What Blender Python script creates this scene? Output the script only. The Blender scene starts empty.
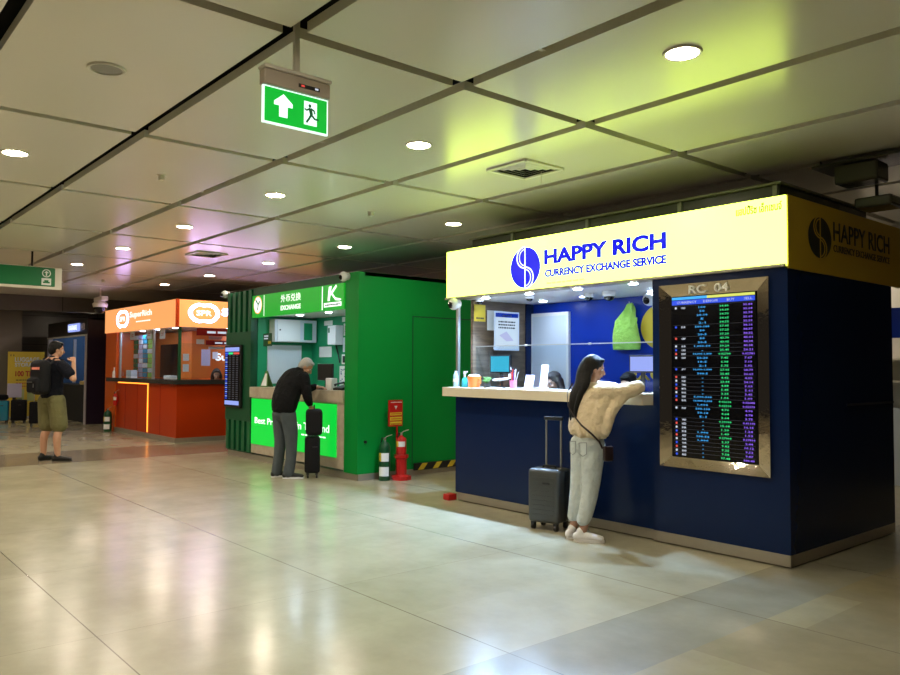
import bpy, bmesh, math, random
from mathutils import Vector, Matrix, Euler
import numpy as np
random.seed(7)
S = bpy.context.scene
COL = S.collection
PI = math.pi

# ------------------------------------------------------------------ camera, world, exposure
cam_d = bpy.data.cameras.new('camera'); cam = bpy.data.objects.new('camera', cam_d); COL.objects.link(cam)
cam_d.sensor_width = 36.0; cam_d.lens = 777.71/900*36.0; cam_d.clip_end = 200; cam_d.clip_start = 0.05
rt = Vector((0.64746612, 0.76208215, 0.00429202)); up = Vector((0.02673215, -0.02833936, 0.99924085)); fw = Vector((-0.76162524, 0.64685986, 0.03872087))
cam.matrix_world = Matrix(((rt.x, up.x, -fw.x, 0), (rt.y, up.y, -fw.y, 0), (rt.z, up.z, -fw.z, 1.53), (0, 0, 0, 1)))
S.camera = cam
S.view_settings.view_transform = 'Standard'; S.view_settings.look = 'None'
S.view_settings.exposure = 0.0; S.view_settings.gamma = 1.0
try: S.view_settings.use_curve_mapping = False
except Exception: pass
W = bpy.data.worlds.new('world'); S.world = W; W.use_nodes = True
W.node_tree.nodes['Background'].inputs[0].default_value = (1.0, 0.85, 0.70, 1)
W.node_tree.nodes['Background'].inputs[1].default_value = 0.02
LAMP_COL = (1.0, 0.87, 0.70)      # hall downlights
LAMP_L = 370.0
KIOSK_COL = (0.66, 0.82, 1.0)     # cool spots in the kiosks
KIOSK_L = 210.0

# ------------------------------------------------------------------ materials
def nodes(m): return m.node_tree.nodes, m.node_tree.links
def mat(name, col, rough=0.5, metal=0.0, emit=None, es=1.0, noise=0.0, nscale=8.0, bump=0.0, bscale=60.0, spec=0.5, alpha=None, trans=0.0, ior=1.45, coat=0.0):
    m = bpy.data.materials.new(name); m.use_nodes = True
    N, L = nodes(m); b = N['Principled BSDF']
    b.inputs['Base Color'].default_value = (*col, 1); b.inputs['Roughness'].default_value = rough
    b.inputs['Metallic'].default_value = metal; b.inputs['Specular IOR Level'].default_value = spec
    b.inputs['IOR'].default_value = ior
    if trans: b.inputs['Transmission Weight'].default_value = trans
    if coat: b.inputs['Coat Weight'].default_value = coat; b.inputs['Coat Roughness'].default_value = 0.05
    if emit is not None:
        b.inputs['Emission Color'].default_value = (*emit, 1); b.inputs['Emission Strength'].default_value = es
    tc = N.new('ShaderNodeTexCoord')
    if noise or True:
        n = N.new('ShaderNodeTexNoise'); n.inputs['Scale'].default_value = nscale; n.inputs['Detail'].default_value = 4
        L.new(tc.outputs['Object'], n.inputs['Vector'])
        mx = N.new('ShaderNodeMix'); mx.data_type = 'RGBA'
        k = max(noise, 0.02)
        mx.inputs[6].default_value = (*[c*(1-k) for c in col], 1); mx.inputs[7].default_value = (*[min(1, c*(1+k)) for c in col], 1)
        L.new(n.outputs['Fac'], mx.inputs[0]); L.new(mx.outputs[2], b.inputs['Base Color'])
    if bump:
        n2 = N.new('ShaderNodeTexNoise'); n2.inputs['Scale'].default_value = bscale; n2.inputs['Detail'].default_value = 5
        L.new(tc.outputs['Object'], n2.inputs['Vector'])
        bp = N.new('ShaderNodeBump'); bp.inputs['Strength'].default_value = bump; bp.inputs['Distance'].default_value = 0.05 if (bump >= 0.5 and bscale <= 30) else 0.01
        L.new(n2.outputs['Fac'], bp.inputs['Height']); L.new(bp.outputs[0], b.inputs['Normal'])
    return m
def glass(name, tint=(0.9, 0.96, 1.0), refl=0.08):
    # thin pane: mostly see-through, with a little mirror reflection
    m = bpy.data.materials.new(name); m.use_nodes = True; N, L = nodes(m)
    for n in list(N): N.remove(n)
    o = N.new('ShaderNodeOutputMaterial'); t = N.new('ShaderNodeBsdfTransparent'); g = N.new('ShaderNodeBsdfGlossy')
    t.inputs[0].default_value = (*tint, 1); g.inputs['Roughness'].default_value = 0.03
    lw = N.new('ShaderNodeLayerWeight'); pw = N.new('ShaderNodeMath'); pw.operation = 'POWER'; pw.inputs[1].default_value = 4.0; L.new(lw.outputs['Facing'], pw.inputs[0])
    fr = N.new('ShaderNodeMath'); fr.operation = 'MULTIPLY_ADD'; fr.inputs[1].default_value = 0.5; fr.inputs[2].default_value = 0.03; L.new(pw.outputs[0], fr.inputs[0])
    mx = N.new('ShaderNodeMixShader'); L.new(fr.outputs[0], mx.inputs[0]); L.new(t.outputs[0], mx.inputs[1]); L.new(g.outputs[0], mx.inputs[2])
    L.new(mx.outputs[0], o.inputs[0]); return m

def ramp(N, L, src, stops, interp='LINEAR'):
    r = N.new('ShaderNodeValToRGB'); r.color_ramp.interpolation = interp
    e = r.color_ramp.elements
    while len(e) < len(stops): e.new(0.5)
    for i, (p, c) in enumerate(stops): e[i].position = p; e[i].color = (*c, 1) if len(c) == 3 else c
    L.new(src, r.inputs[0]); return r

def floor_mat():
    m = bpy.data.materials.new('stone_tile_floor'); m.use_nodes = True; N, L = nodes(m); b = N['Principled BSDF']
    g = N.new('ShaderNodeNewGeometry'); sp = N.new('ShaderNodeSeparateXYZ'); L.new(g.outputs['Position'], sp.inputs[0])
    def M(op, a, bb=None, c=None):
        n = N.new('ShaderNodeMath'); n.operation = op
        for i, v in enumerate((a, bb, c)):
            if v is None: continue
            if isinstance(v, (int, float)): n.inputs[i].default_value = v
            else: L.new(v, n.inputs[i])
        return n.outputs[0]
    X, Y = sp.outputs[0], sp.outputs[1]
    PX, PY = 1.675, 1.62
    u = M('DIVIDE', M('ADD', X, 3.02), PX); v = M('DIVIDE', M('SUBTRACT', Y, 1.37), PY)
    def joint(c, w, p):   # 1 on the joint
        f = M('ABSOLUTE', M('SUBTRACT', M('FRACT', M('ADD', c, 0.5)), 0.5))
        return M('LESS_THAN', f, w/p)
    jy = joint(v, 0.004, PY); jx = joint(u, 0.0022, PX)
    jx2 = joint(M('MULTIPLY', u, 2), 0.0035, PX); jy2 = joint(M('MULTIPLY', v, 2), 0.003, PY)
    # tile tints
    wn = N.new('ShaderNodeTexWhiteNoise'); wn.noise_dimensions = '2D'
    cb = N.new('ShaderNodeCombineXYZ'); L.new(M('FLOOR', M('MULTIPLY', u, 2)), cb.inputs[0]); L.new(M('FLOOR', M('MULTIPLY', v, 2)), cb.inputs[1]); L.new(cb.outputs[0], wn.inputs[0])
    ns = N.new('ShaderNodeTexNoise'); ns.inputs['Scale'].default_value = 2.2; ns.inputs['Detail'].default_value = 8; ns.inputs['Roughness'].default_value = 0.65; L.new(g.outputs['Position'], ns.inputs['Vector'])
    base = ramp(N, L, ns.outputs['Fac'], [(0.3, (0.335, 0.305, 0.205)), (0.7, (0.43, 0.395, 0.272))]).outputs[0]
    # darker bands
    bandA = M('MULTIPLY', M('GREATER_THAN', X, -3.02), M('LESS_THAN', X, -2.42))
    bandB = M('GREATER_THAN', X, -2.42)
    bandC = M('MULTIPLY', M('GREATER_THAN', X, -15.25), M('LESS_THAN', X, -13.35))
    def mix(fac, c1, c2):
        n = N.new('ShaderNodeMix'); n.data_type = 'RGBA'
        L.new(fac, n.inputs[0]); L.new(c1, n.inputs[6])
        if isinstance(c2, tuple): n.inputs[7].default_value = (*c2, 1)
        else: L.new(c2, n.inputs[7])
        return n.outputs[2]
    def mul(c, k):
        n = N.new('ShaderNodeMix'); n.data_type = 'RGBA'; n.blend_type = 'MULTIPLY'; n.inputs[0].default_value = 1
        L.new(c, n.inputs[6])
        if isinstance(k, tuple): n.inputs[7].default_value = (*k, 1)
        else: L.new(k, n.inputs[7])
        return n.outputs[2]
    tint = ramp(N, L, wn.outputs[0], [(0, (0.94, 0.94, 0.93)), (1, (1.0, 1.0, 1.0))]).outputs[0]
    c = mul(base, tint)
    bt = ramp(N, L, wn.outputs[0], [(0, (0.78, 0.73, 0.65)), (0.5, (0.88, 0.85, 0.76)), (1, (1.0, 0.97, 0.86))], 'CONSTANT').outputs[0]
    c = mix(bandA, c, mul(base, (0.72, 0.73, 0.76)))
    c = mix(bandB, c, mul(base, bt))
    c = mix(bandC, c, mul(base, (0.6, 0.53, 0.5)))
    # scuffs
    n3 = N.new('ShaderNodeTexNoise'); n3.inputs['Scale'].default_value = 34; n3.inputs['Detail'].default_value = 6; n3.inputs['Distortion'].default_value = 1.2; L.new(g.outputs['Position'], n3.inputs['Vector'])
    sc = ramp(N, L, n3.outputs['Fac'], [(0.70, (0, 0, 0)), (0.76, (1, 1, 1))]).outputs[0]
    c = mix(M('MULTIPLY', sc, 0.22), c, (0.22, 0.18, 0.12))
    c = mix(M('MULTIPLY', jx2, 0.25), c, (0.30, 0.24, 0.16)); c = mix(M('MULTIPLY', jy2, 0.12), c, (0.30, 0.24, 0.16))
    c = mix(M('MULTIPLY', jx, 0.6), c, (0.2, 0.16, 0.1)); c = mix(M('MULTIPLY', jy, 0.8), c, (0.13, 0.10, 0.06))
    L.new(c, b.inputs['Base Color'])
    n4 = N.new('ShaderNodeTexNoise'); n4.inputs['Scale'].default_value = 1.3; n4.inputs['Detail'].default_value = 5; L.new(g.outputs['Position'], n4.inputs['Vector'])
    r = ramp(N, L, n4.outputs['Fac'], [(0.3, (0.17, 0.17, 0.17)), (0.7, (0.26, 0.26, 0.26))]).outputs[0]
    L.new(r, b.inputs['Roughness']); b.inputs['Specular IOR Level'].default_value = 0.6
    n5 = N.new('ShaderNodeTexNoise'); n5.inputs['Scale'].default_value = 3.0; L.new(g.outputs['Position'], n5.inputs['Vector'])
    bp = N.new('ShaderNodeBump'); bp.inputs['Strength'].default_value = 0.12; bp.inputs['Distance'].default_value = 0.01
    L.new(n5.outputs['Fac'], bp.inputs['Height']); L.new(bp.outputs[0], b.inputs['Normal'])
    return m

def wood_mat(name, c1, c2, scale=(1.2, 1.2, 9), rough=0.45):
    m = bpy.data.materials.new(name); m.use_nodes = True; N, L = nodes(m); b = N['Principled BSDF']
    tc = N.new('ShaderNodeTexCoord'); mp = N.new('ShaderNodeMapping'); mp.inputs['Scale'].default_value = scale
    L.new(tc.outputs['Object'], mp.inputs[0]); n = N.new('ShaderNodeTexNoise'); n.inputs['Scale'].default_value = 3; n.inputs['Detail'].default_value = 6; n.inputs['Distortion'].default_value = 0.6
    L.new(mp.outputs[0], n.inputs['Vector']); r = ramp(N, L, n.outputs['Fac'], [(0.3, c1), (0.7, c2)])
    L.new(r.outputs[0], b.inputs['Base Color']); b.inputs['Roughness'].default_value = rough
    return m

M = {}
M['floor'] = floor_mat()
M['panel'] = mat('ceiling_panel', (0.80, 0.755, 0.65), 0.23, noise=0.03, nscale=0.8, bump=0.05, bscale=1.2, spec=0.9)
M['void'] = mat('ceiling_void', (0.012, 0.011, 0.010), 0.9)
M['cove'] = mat('cove_light', (0.8, 0.8, 0.8), 0.5, emit=(1.0, 0.80, 0.98), es=30.0)
M['soffit'] = mat('raised_soffit', (0.72, 0.66, 0.66), 0.5)
M['wall'] = mat('grey_wall', (0.115, 0.10, 0.088), 0.35, noise=0.08)
M['wall2'] = mat('brown_column', (0.15, 0.125, 0.095), 0.25)
M['navy'] = mat('navy_laminate', (0.004, 0.014, 0.060), 0.20, spec=0.22, noise=0.04)
M['blue'] = mat('blue_wall', (0.003, 0.028, 0.30), 0.3, spec=0.25, noise=0.03)
M['steel'] = mat('brushed_steel', (0.42, 0.38, 0.31), 0.38, metal=0.7, noise=0.08)
M['chrome'] = mat('mirror_chrome', (0.78, 0.72, 0.62), 0.035, metal=1.0, bump=0.2, bscale=4)
M['cream'] = mat('cream_worktop', (0.66, 0.57, 0.42), 0.35)
M['black'] = mat('black_plastic', (0.012, 0.012, 0.013), 0.35)
M['matte'] = mat('matte_black', (0.010, 0.010, 0.011), 0.8)
M['void_screen'] = mat('screen_black', (0.004, 0.004, 0.006), 0.12)
M['white'] = mat('white_plastic', (0.75, 0.76, 0.78), 0.4)
M['whitewall'] = mat('white_panel', (0.62, 0.68, 0.78), 0.35, noise=0.03)
M['yellow_lit'] = mat('yellow_lit_acrylic', (0.3, 0.3, 0.05), 0.3, emit=(0.73, 1.0, 0.125), es=4.4)
M['yellow_dull'] = mat('yellow_unlit_acrylic', (0.50, 0.33, 0.02), 0.35)
M['blue_lit'] = mat('blue_lit_film', (0.0, 0.0, 0.3), 0.4, emit=(0.004, 0.006, 0.80), es=1.0)
M['olive_lit'] = mat('olive_lit_film', (0.1, 0.1, 0.0), 0.4, emit=(0.08, 0.10, 0.0), es=1.0)
M['cream_lit'] = mat('pale_lit_film', (0.3, 0.3, 0.2), 0.4, emit=(0.9, 0.9, 0.35), es=0.85)
M['dark_film'] = mat('dark_film', (0.012, 0.014, 0.010), 0.5)
M['oldbrown'] = mat('parapet_dark', (0.055, 0.052, 0.040), 0.25)
M['parapet_rail'] = mat('parapet_rail', (0.22, 0.22, 0.16), 0.35)
M['green'] = mat('green_laminate', (0.002, 0.235, 0.035), 0.42, spec=0.25, noise=0.03)
M['green_dark'] = mat('dark_green_laminate', (0.003, 0.062, 0.022), 0.45)
M['green_slat'] = mat('slat_green', (0.004, 0.10, 0.035), 0.4)
M['green_int'] = mat('green_interior', (0.010, 0.27, 0.12), 0.45)
M['green_lit'] = mat('green_lit_acrylic', (0.0, 0.2, 0.02), 0.3, emit=(0.004, 0.62, 0.045), es=1.0)
M['green_lit_dim'] = mat('green_sign_acrylic', (0.0, 0.2, 0.02), 0.3, emit=(0.006, 0.29, 0.012), es=1.0)
M['lav_lit'] = mat('lavender_lit_film', (0.6, 0.6, 0.6), 0.4, emit=(0.60, 0.42, 1.0), es=15.0)
M['rc_white'] = mat('silver_lettering', (0.85, 0.84, 0.8), 0.6)
M['white_lit'] = mat('white_lit_film', (0.6, 0.6, 0.6), 0.4, emit=(0.9, 1.0, 0.95), es=1.15)
M['marble'] = wood_mat('beige_laminate', (0.40, 0.33, 0.24), (0.52, 0.45, 0.35), (3, 3, 3), 0.3)
M['oak'] = wood_mat('brown_wood_panel', (0.075, 0.05, 0.03), (0.16, 0.11, 0.07))
M['orange'] = mat('orange_laminate', (0.62, 0.10, 0.006), 0.3, noise=0.03)
M['orange_dark'] = mat('red_orange_laminate', (0.40, 0.034, 0.002), 0.35, spec=0.25)
M['orange_lit'] = mat('orange_lit_acrylic', (0.4, 0.1, 0.02), 0.3, emit=(1.0, 0.42, 0.14), es=0.95)
M['orange_strip'] = mat('orange_light_strip', (0.5, 0.2, 0.02), 0.3, emit=(1.0, 0.30, 0.03), es=2.6)
M['orange_int'] = mat('orange_interior', (0.75, 0.20, 0.03), 0.4)
M['red'] = mat('red_paint', (0.45, 0.012, 0.010), 0.3)
M['darkred'] = mat('dark_red_board', (0.26, 0.008, 0.01), 0.4)
M['worktop_dark'] = mat('dark_worktop', (0.03, 0.028, 0.025), 0.2)
M['purple_dark'] = mat('dark_purple_laminate', (0.022, 0.012, 0.028), 0.3)
M['brown_black'] = mat('black_brown_fascia', (0.018, 0.012, 0.008), 0.35)
M['pinkpost'] = mat('pale_aluminium', (0.55, 0.50, 0.55), 0.35, metal=0.3)
M['bluewin'] = mat('blue_backdrop', (0.07, 0.14, 0.28), 0.3)
M['yellow'] = mat('yellow_paint', (0.62, 0.46, 0.03), 0.45)
M['yellow_banner'] = mat('yellow_banner', (0.70, 0.50, 0.05), 0.5)
M['paper'] = mat('paper', (0.72, 0.74, 0.74), 0.7)
M['ink'] = mat('ink', (0.02, 0.02, 0.03), 0.6)
M['redink'] = mat('red_ink', (0.5, 0.03, 0.03), 0.6)
M['sign_green'] = mat('painted_sign_green', (0.003, 0.16, 0.05), 0.4)
M['white_dot'] = mat('white_film', (0.7, 0.75, 0.72), 0.5)
M['lamp_on'] = mat('lamp_diffuser_on', (0.8, 0.8, 0.8), 0.5, emit=LAMP_COL, es=LAMP_L)
M['lamp_off'] = mat('lamp_diffuser_off', (0.30, 0.28, 0.25), 0.5)
M['trim'] = mat('white_trim', (0.66, 0.62, 0.54), 0.35)
M['lamp_cool'] = mat('cool_spot', (0.8, 0.8, 0.8), 0.5, emit=KIOSK_COL, es=KIOSK_L)
M['lamp_cool2'] = mat('cool_spot_green', (0.8, 0.8, 0.8), 0.5, emit=(0.66, 0.84, 1.0), es=230)
M['lamp_lav'] = mat('lavender_spot', (0.8, 0.8, 0.8), 0.5, emit=(0.80, 0.76, 1.0), es=260)  # lavender tint put in to give the purple glow around the orange kiosk
M['exit_green'] = mat('exit_sign_green', (0.0, 0.2, 0.02), 0.3, emit=(0.004, 0.42, 0.03), es=1.0)
M['exit_white'] = mat('exit_sign_white', (0.6, 0.6, 0.6), 0.4, emit=(0.72, 1.0, 0.9), es=1.1)
M['beige_case'] = mat('beige_case', (0.42, 0.36, 0.29), 0.4)
M['cyan_px'] = mat('cyan_pixels', (0, 0, 0), 0.5, emit=(0.05, 0.42, 0.95), es=1.1)
M['green_px'] = mat('green_pixels', (0, 0, 0), 0.5, emit=(0.03, 0.75, 0.22), es=1.1)
M['purple_px'] = mat('purple_pixels', (0, 0, 0), 0.5, emit=(0.28, 0.12, 0.95), es=1.1)
M['white_px'] = mat('white_pixels', (0, 0, 0), 0.5, emit=(0.6, 0.65, 0.75), es=1.0)
M['blue_px'] = mat('blue_pixels', (0, 0, 0), 0.5, emit=(0.02, 0.08, 0.80), es=1.0)
M['yellow_px'] = mat('yellow_pixels', (0, 0, 0), 0.5, emit=(0.75, 0.80, 0.15), es=1.0)
M['red_px'] = mat('red_pixels', (0, 0, 0), 0.5, emit=(0.8, 0.08, 0.06), es=1.0)
M['line_px'] = mat('dim_pixels', (0, 0, 0), 0.5, emit=(0.05, 0.05, 0.06), es=1.0)
M['tealscreen'] = mat('teal_screen', (0, 0, 0), 0.2, emit=(0.05, 0.45, 0.62), es=1.2)
M['lavscreen'] = mat('lavender_screen', (0, 0, 0), 0.2, emit=(0.30, 0.38, 0.85), es=1.1)
M['glass'] = glass('clear_pane')
M['skin'] = mat('skin', (0.50, 0.27, 0.17), 0.5)
M['skin_dk'] = mat('skin_tanned', (0.36, 0.19, 0.12), 0.5)
M['hair'] = mat('black_hair', (0.004, 0.003, 0.003), 0.5, spec=0.25, bump=0.6, bscale=120)
M['hair_grey'] = mat('grey_hair', (0.36, 0.35, 0.33), 0.6, bump=0.6, bscale=120)
M['hair_brown'] = mat('brown_hair', (0.035, 0.02, 0.013), 0.45, bump=0.6, bscale=120)
M['sweater'] = mat('beige_knit', (0.66, 0.53, 0.35), 0.9, bump=0.9, bscale=14, noise=0.06)
M['jeans_light'] = mat('light_denim', (0.52, 0.56, 0.54), 0.9, bump=0.8, bscale=12, noise=0.12, nscale=14)
M['jeans_grey'] = mat('grey_denim', (0.065, 0.08, 0.09), 0.85, bump=0.4, bscale=40, noise=0.25, nscale=9)
M['stitch'] = mat('denim_stitching', (0.24, 0.26, 0.25), 0.8)
M['jacket'] = mat('black_jacket', (0.005, 0.005, 0.006), 0.85, bump=0.8, bscale=12, spec=0.2)
M['tee'] = mat('navy_tee', (0.006, 0.007, 0.013), 0.85, bump=0.7, bscale=12, spec=0.2)
M['shorts'] = mat('olive_cotton', (0.14, 0.13, 0.05), 0.85, bump=0.5, bscale=20, noise=0.15)
M['shoe_white'] = mat('white_leather', (0.72, 0.70, 0.68), 0.45)
M['shoe_black'] = mat('black_rubber', (0.012, 0.012, 0.012), 0.5)
M['leather'] = mat('dark_brown_leather', (0.020, 0.008, 0.008), 0.45)
M['case_grey'] = mat('charcoal_shell', (0.055, 0.058, 0.055), 0.33, bump=0.1, bscale=200)
M['case_black'] = mat('black_nylon', (0.006, 0.006, 0.008), 0.7, spec=0.25, bump=0.3, bscale=120)
M['alu'] = mat('aluminium', (0.6, 0.58, 0.53), 0.3, metal=0.9)
M['ext_green'] = mat('dark_green_paint', (0.003, 0.06, 0.02), 0.3)
M['lime'] = mat('lime_fabric', (0.33, 0.62, 0.10), 0.7, bump=0.6, bscale=18, noise=0.12)
M['orange_plastic'] = mat('orange_plastic', (0.85, 0.20, 0.04), 0.35)
M['pink'] = mat('pink_plastic', (0.75, 0.22, 0.42), 0.35)
M['teal'] = mat('teal_liquid', (0.05, 0.42, 0.50), 0.15)
M['clearp'] = mat('clear_bottle', (0.35, 0.55, 0.68), 0.1, spec=0.8)
M['leafg'] = mat('plant_green', (0.08, 0.20, 0.04), 0.6)
M['lavpaper'] = mat('lavender_notice', (0.55, 0.5, 0.65), 0.6)
M['cyan_case'] = mat('cyan_gloss', (0.02, 0.25, 0.38), 0.15)

# ------------------------------------------------------------------ geometry helpers
def ring_pts(c, a1, a2, r1, r2, n, sq=0.0):
    out = []
    for i in range(n):
        t = 2*PI*i/n; x, y = math.cos(t), math.sin(t)
        if sq:
            p = 2.0/(2.0+sq*6); x = math.copysign(abs(x)**p, x); y = math.copysign(abs(y)**p, y)
        out.append(c + a1*(r1*x) + a2*(r2*y))
    return out
class MB:
    def __init__(s): s.v = []; s.f = []; s.m = []
    def add(s, vs, fs, mi=0):
        o = len(s.v); s.v += [Vector(v) for v in vs]; s.f += [tuple(i+o for i in f) for f in fs]; s.m += [mi]*len(fs); return s
    def box(s, x0, x1, y0, y1, z0, z1, mi=0):
        v = [(x0,y0,z0),(x1,y0,z0),(x1,y1,z0),(x0,y1,z0),(x0,y0,z1),(x1,y0,z1),(x1,y1,z1),(x0,y1,z1)]
        return s.add(v, [(0,3,2,1),(4,5,6,7),(0,1,5,4),(1,2,6,5),(2,3,7,6),(3,0,4,7)], mi)
    def rbox(s, x0, x1, y0, y1, z0, z1, r=0.01, seg=2, mi=0, taper=None):
        bm = bmesh.new(); bmesh.ops.create_cube(bm, size=1)
        for v in bm.verts: v.co = Vector((x0+(v.co.x+.5)*(x1-x0), y0+(v.co.y+.5)*(y1-y0), z0+(v.co.z+.5)*(z1-z0)))
        bmesh.ops.bevel(bm, geom=bm.edges[:], offset=r, segments=seg, affect='EDGES', profile=0.5)
        bm.verts.index_update(); vs = [v.co.copy() for v in bm.verts]; fs = [[v.index for v in f.verts] for f in bm.faces]; bm.free()
        return s.add(vs, fs, mi)
    def tube(s, pts, r, n=10, mi=0, caps=True, side=None, r2=None, sq=0.0):
        """loft along pts; r number or list; r2 = radius across 'side' cross tangent"""
        pts = [Vector(p) for p in pts]; k = len(pts)
        R1 = list(r) if isinstance(r, (list, tuple)) else [r]*k
        R2 = R1 if r2 is None else (list(r2) if isinstance(r2, (list, tuple)) else [r2]*k)
        rings = []; prev = Vector(side) if side is not None else None
        for i in range(k):
            t = (pts[min(i+1, k-1)] - pts[max(i-1, 0)])
            if t.length < 1e-9: t = Vector((0, 0, 1))
            t.normalize()
            if prev is None: prev = t.orthogonal()
            ref = Vector(side) if side is not None else prev
            a1 = (ref - t*ref.dot(t))
            if a1.length < 1e-4: a1 = t.orthogonal()
            a1.normalize(); a2 = t.cross(a1); prev = a1
            rings.append(ring_pts(pts[i], a1, a2, R1[i], R2[i], n, sq))
        vs = [p for rg in rings for p in rg]; fs = []
        for i in range(k-1):
            for j in range(n): fs.append((i*n+j, i*n+(j+1) % n, (i+1)*n+(j+1) % n, (i+1)*n+j))
        if caps: fs += [tuple(range(n-1, -1, -1)), tuple((k-1)*n+j for j in range(n))]
        return s.add(vs, fs, mi)
    def cyl(s, c, r, h, axis='z', n=20, mi=0):
        c = Vector(c); d = {'x': Vector((1,0,0)), 'y': Vector((0,1,0)), 'z': Vector((0,0,1))}[axis]
        return s.tube([c, c+d*h], r, n, mi)
    def lathe(s, c, prof, n=20, mi=0):
        c = Vector(c); vs = []; fs = []; k = len(prof)
        for r, z in prof:
            for j in range(n):
                t = 2*PI*j/n; vs.append(c+Vector((r*math.cos(t), r*math.sin(t), z)))
        for i in range(k-1):
            for j in range(n): fs.append((i*n+j, i*n+(j+1) % n, (i+1)*n+(j+1) % n, (i+1)*n+j))
        fs += [tuple(range(n-1, -1, -1)), tuple((k-1)*n+j for j in range(n))]
        return s.add(vs, fs, mi)
    def ell(s, c, r, rot=None, nu=14, nv=9, mi=0):
        c = Vector(c); r = Vector(r) if not isinstance(r, (int, float)) else Vector((r, r, r)); vs = []; fs = []
        for i in range(nv+1):
            a = PI*i/nv
            for j in range(nu):
                b = 2*PI*j/nu; p = Vector((r.x*math.sin(a)*math.cos(b), r.y*math.sin(a)*math.sin(b), -r.z*math.cos(a)))
                if rot is not None: p = rot @ p
                vs.append(c+p)
        for i in range(nv):
            for j in range(nu): fs.append((i*nu+j, i*nu+(j+1) % nu, (i+1)*nu+(j+1) % nu, (i+1)*nu+j))
        return s.add(vs, fs, mi)
    def prism(s, poly, plane, d0, d1, mi=0):
        """poly: 2-D points; plane 'front' (x,z at y=d) or 'side' (y,z at x=d) or 'top' (x,y at z=d)"""
        f = {'front': lambda p, d: (p[0], d, p[1]), 'side': lambda p, d: (d, p[0], p[1]), 'top': lambda p, d: (p[0], p[1], d)}[plane]
        n = len(poly); vs = [f(p, d0) for p in poly]+[f(p, d1) for p in poly]
        fs = [tuple(range(n)), tuple(range(2*n-1, n-1, -1))]+[(i, i+n, (i+1) % n+n, (i+1) % n) for i in range(n)]
        return s.add(vs, fs, mi)
    def build(s, name, mats, parent=None, smooth=False, local=False, post=None):
        off = Vector((0, 0, 0))
        if parent is not None and not local:
            p = parent
            while p is not None: off += p.location; p = p.parent
        me = bpy.data.meshes.new(name); me.from_pydata([v-off for v in s.v], [], s.f)
        if not isinstance(mats, (list, tuple)): mats = [mats]
        for m_ in mats: me.materials.append(M[m_] if isinstance(m_, str) else m_)
        for p, mi in zip(me.polygons, s.m): p.material_index = mi
        bm = bmesh.new(); bm.from_mesh(me); bmesh.ops.remove_doubles(bm, verts=bm.verts, dist=1e-5)
        bmesh.ops.recalc_face_normals(bm, faces=bm.faces); bm.to_mesh(me); bm.free()
        if smooth:
            for p in me.polygons: p.use_smooth = True
            if smooth != 2:
                try: me.set_sharp_from_angle(angle=0.7)
                except Exception: pass
        o = bpy.data.objects.new(name, me); COL.objects.link(o)
        if parent is not None: o.parent = parent
        return o
def tag(o, label=None, cat=None, group=None, kind=None):
    if label: o['label'] = label
    if cat: o['category'] = cat
    if group: o['group'] = group
    if kind: o['kind'] = kind
    return o
def empty(name, loc, rz=0, label=None, cat=None, group=None):
    o = bpy.data.objects.new(name, None); COL.objects.link(o); o.location = loc; o.rotation_euler = (0, 0, rz); o.empty_display_size = 0.1
    return tag(o, label, cat, group)
def dup(root, loc, rz, label=None, group=None):
    r = root.copy(); COL.objects.link(r); r.location = loc; r.rotation_euler = (0, 0, rz)
    if label: r['label'] = label
    if group: r['group'] = group
    for ch in root.children:
        c = ch.copy(); COL.objects.link(c); c.parent = r
        for g in ch.children:
            d = g.copy(); COL.objects.link(d); d.parent = c
    return r
def part(name, mats, parent, boxes, **k):
    b = MB()
    for q in boxes: b.box(*q)
    return b.build(name, mats, parent, **k)
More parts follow.
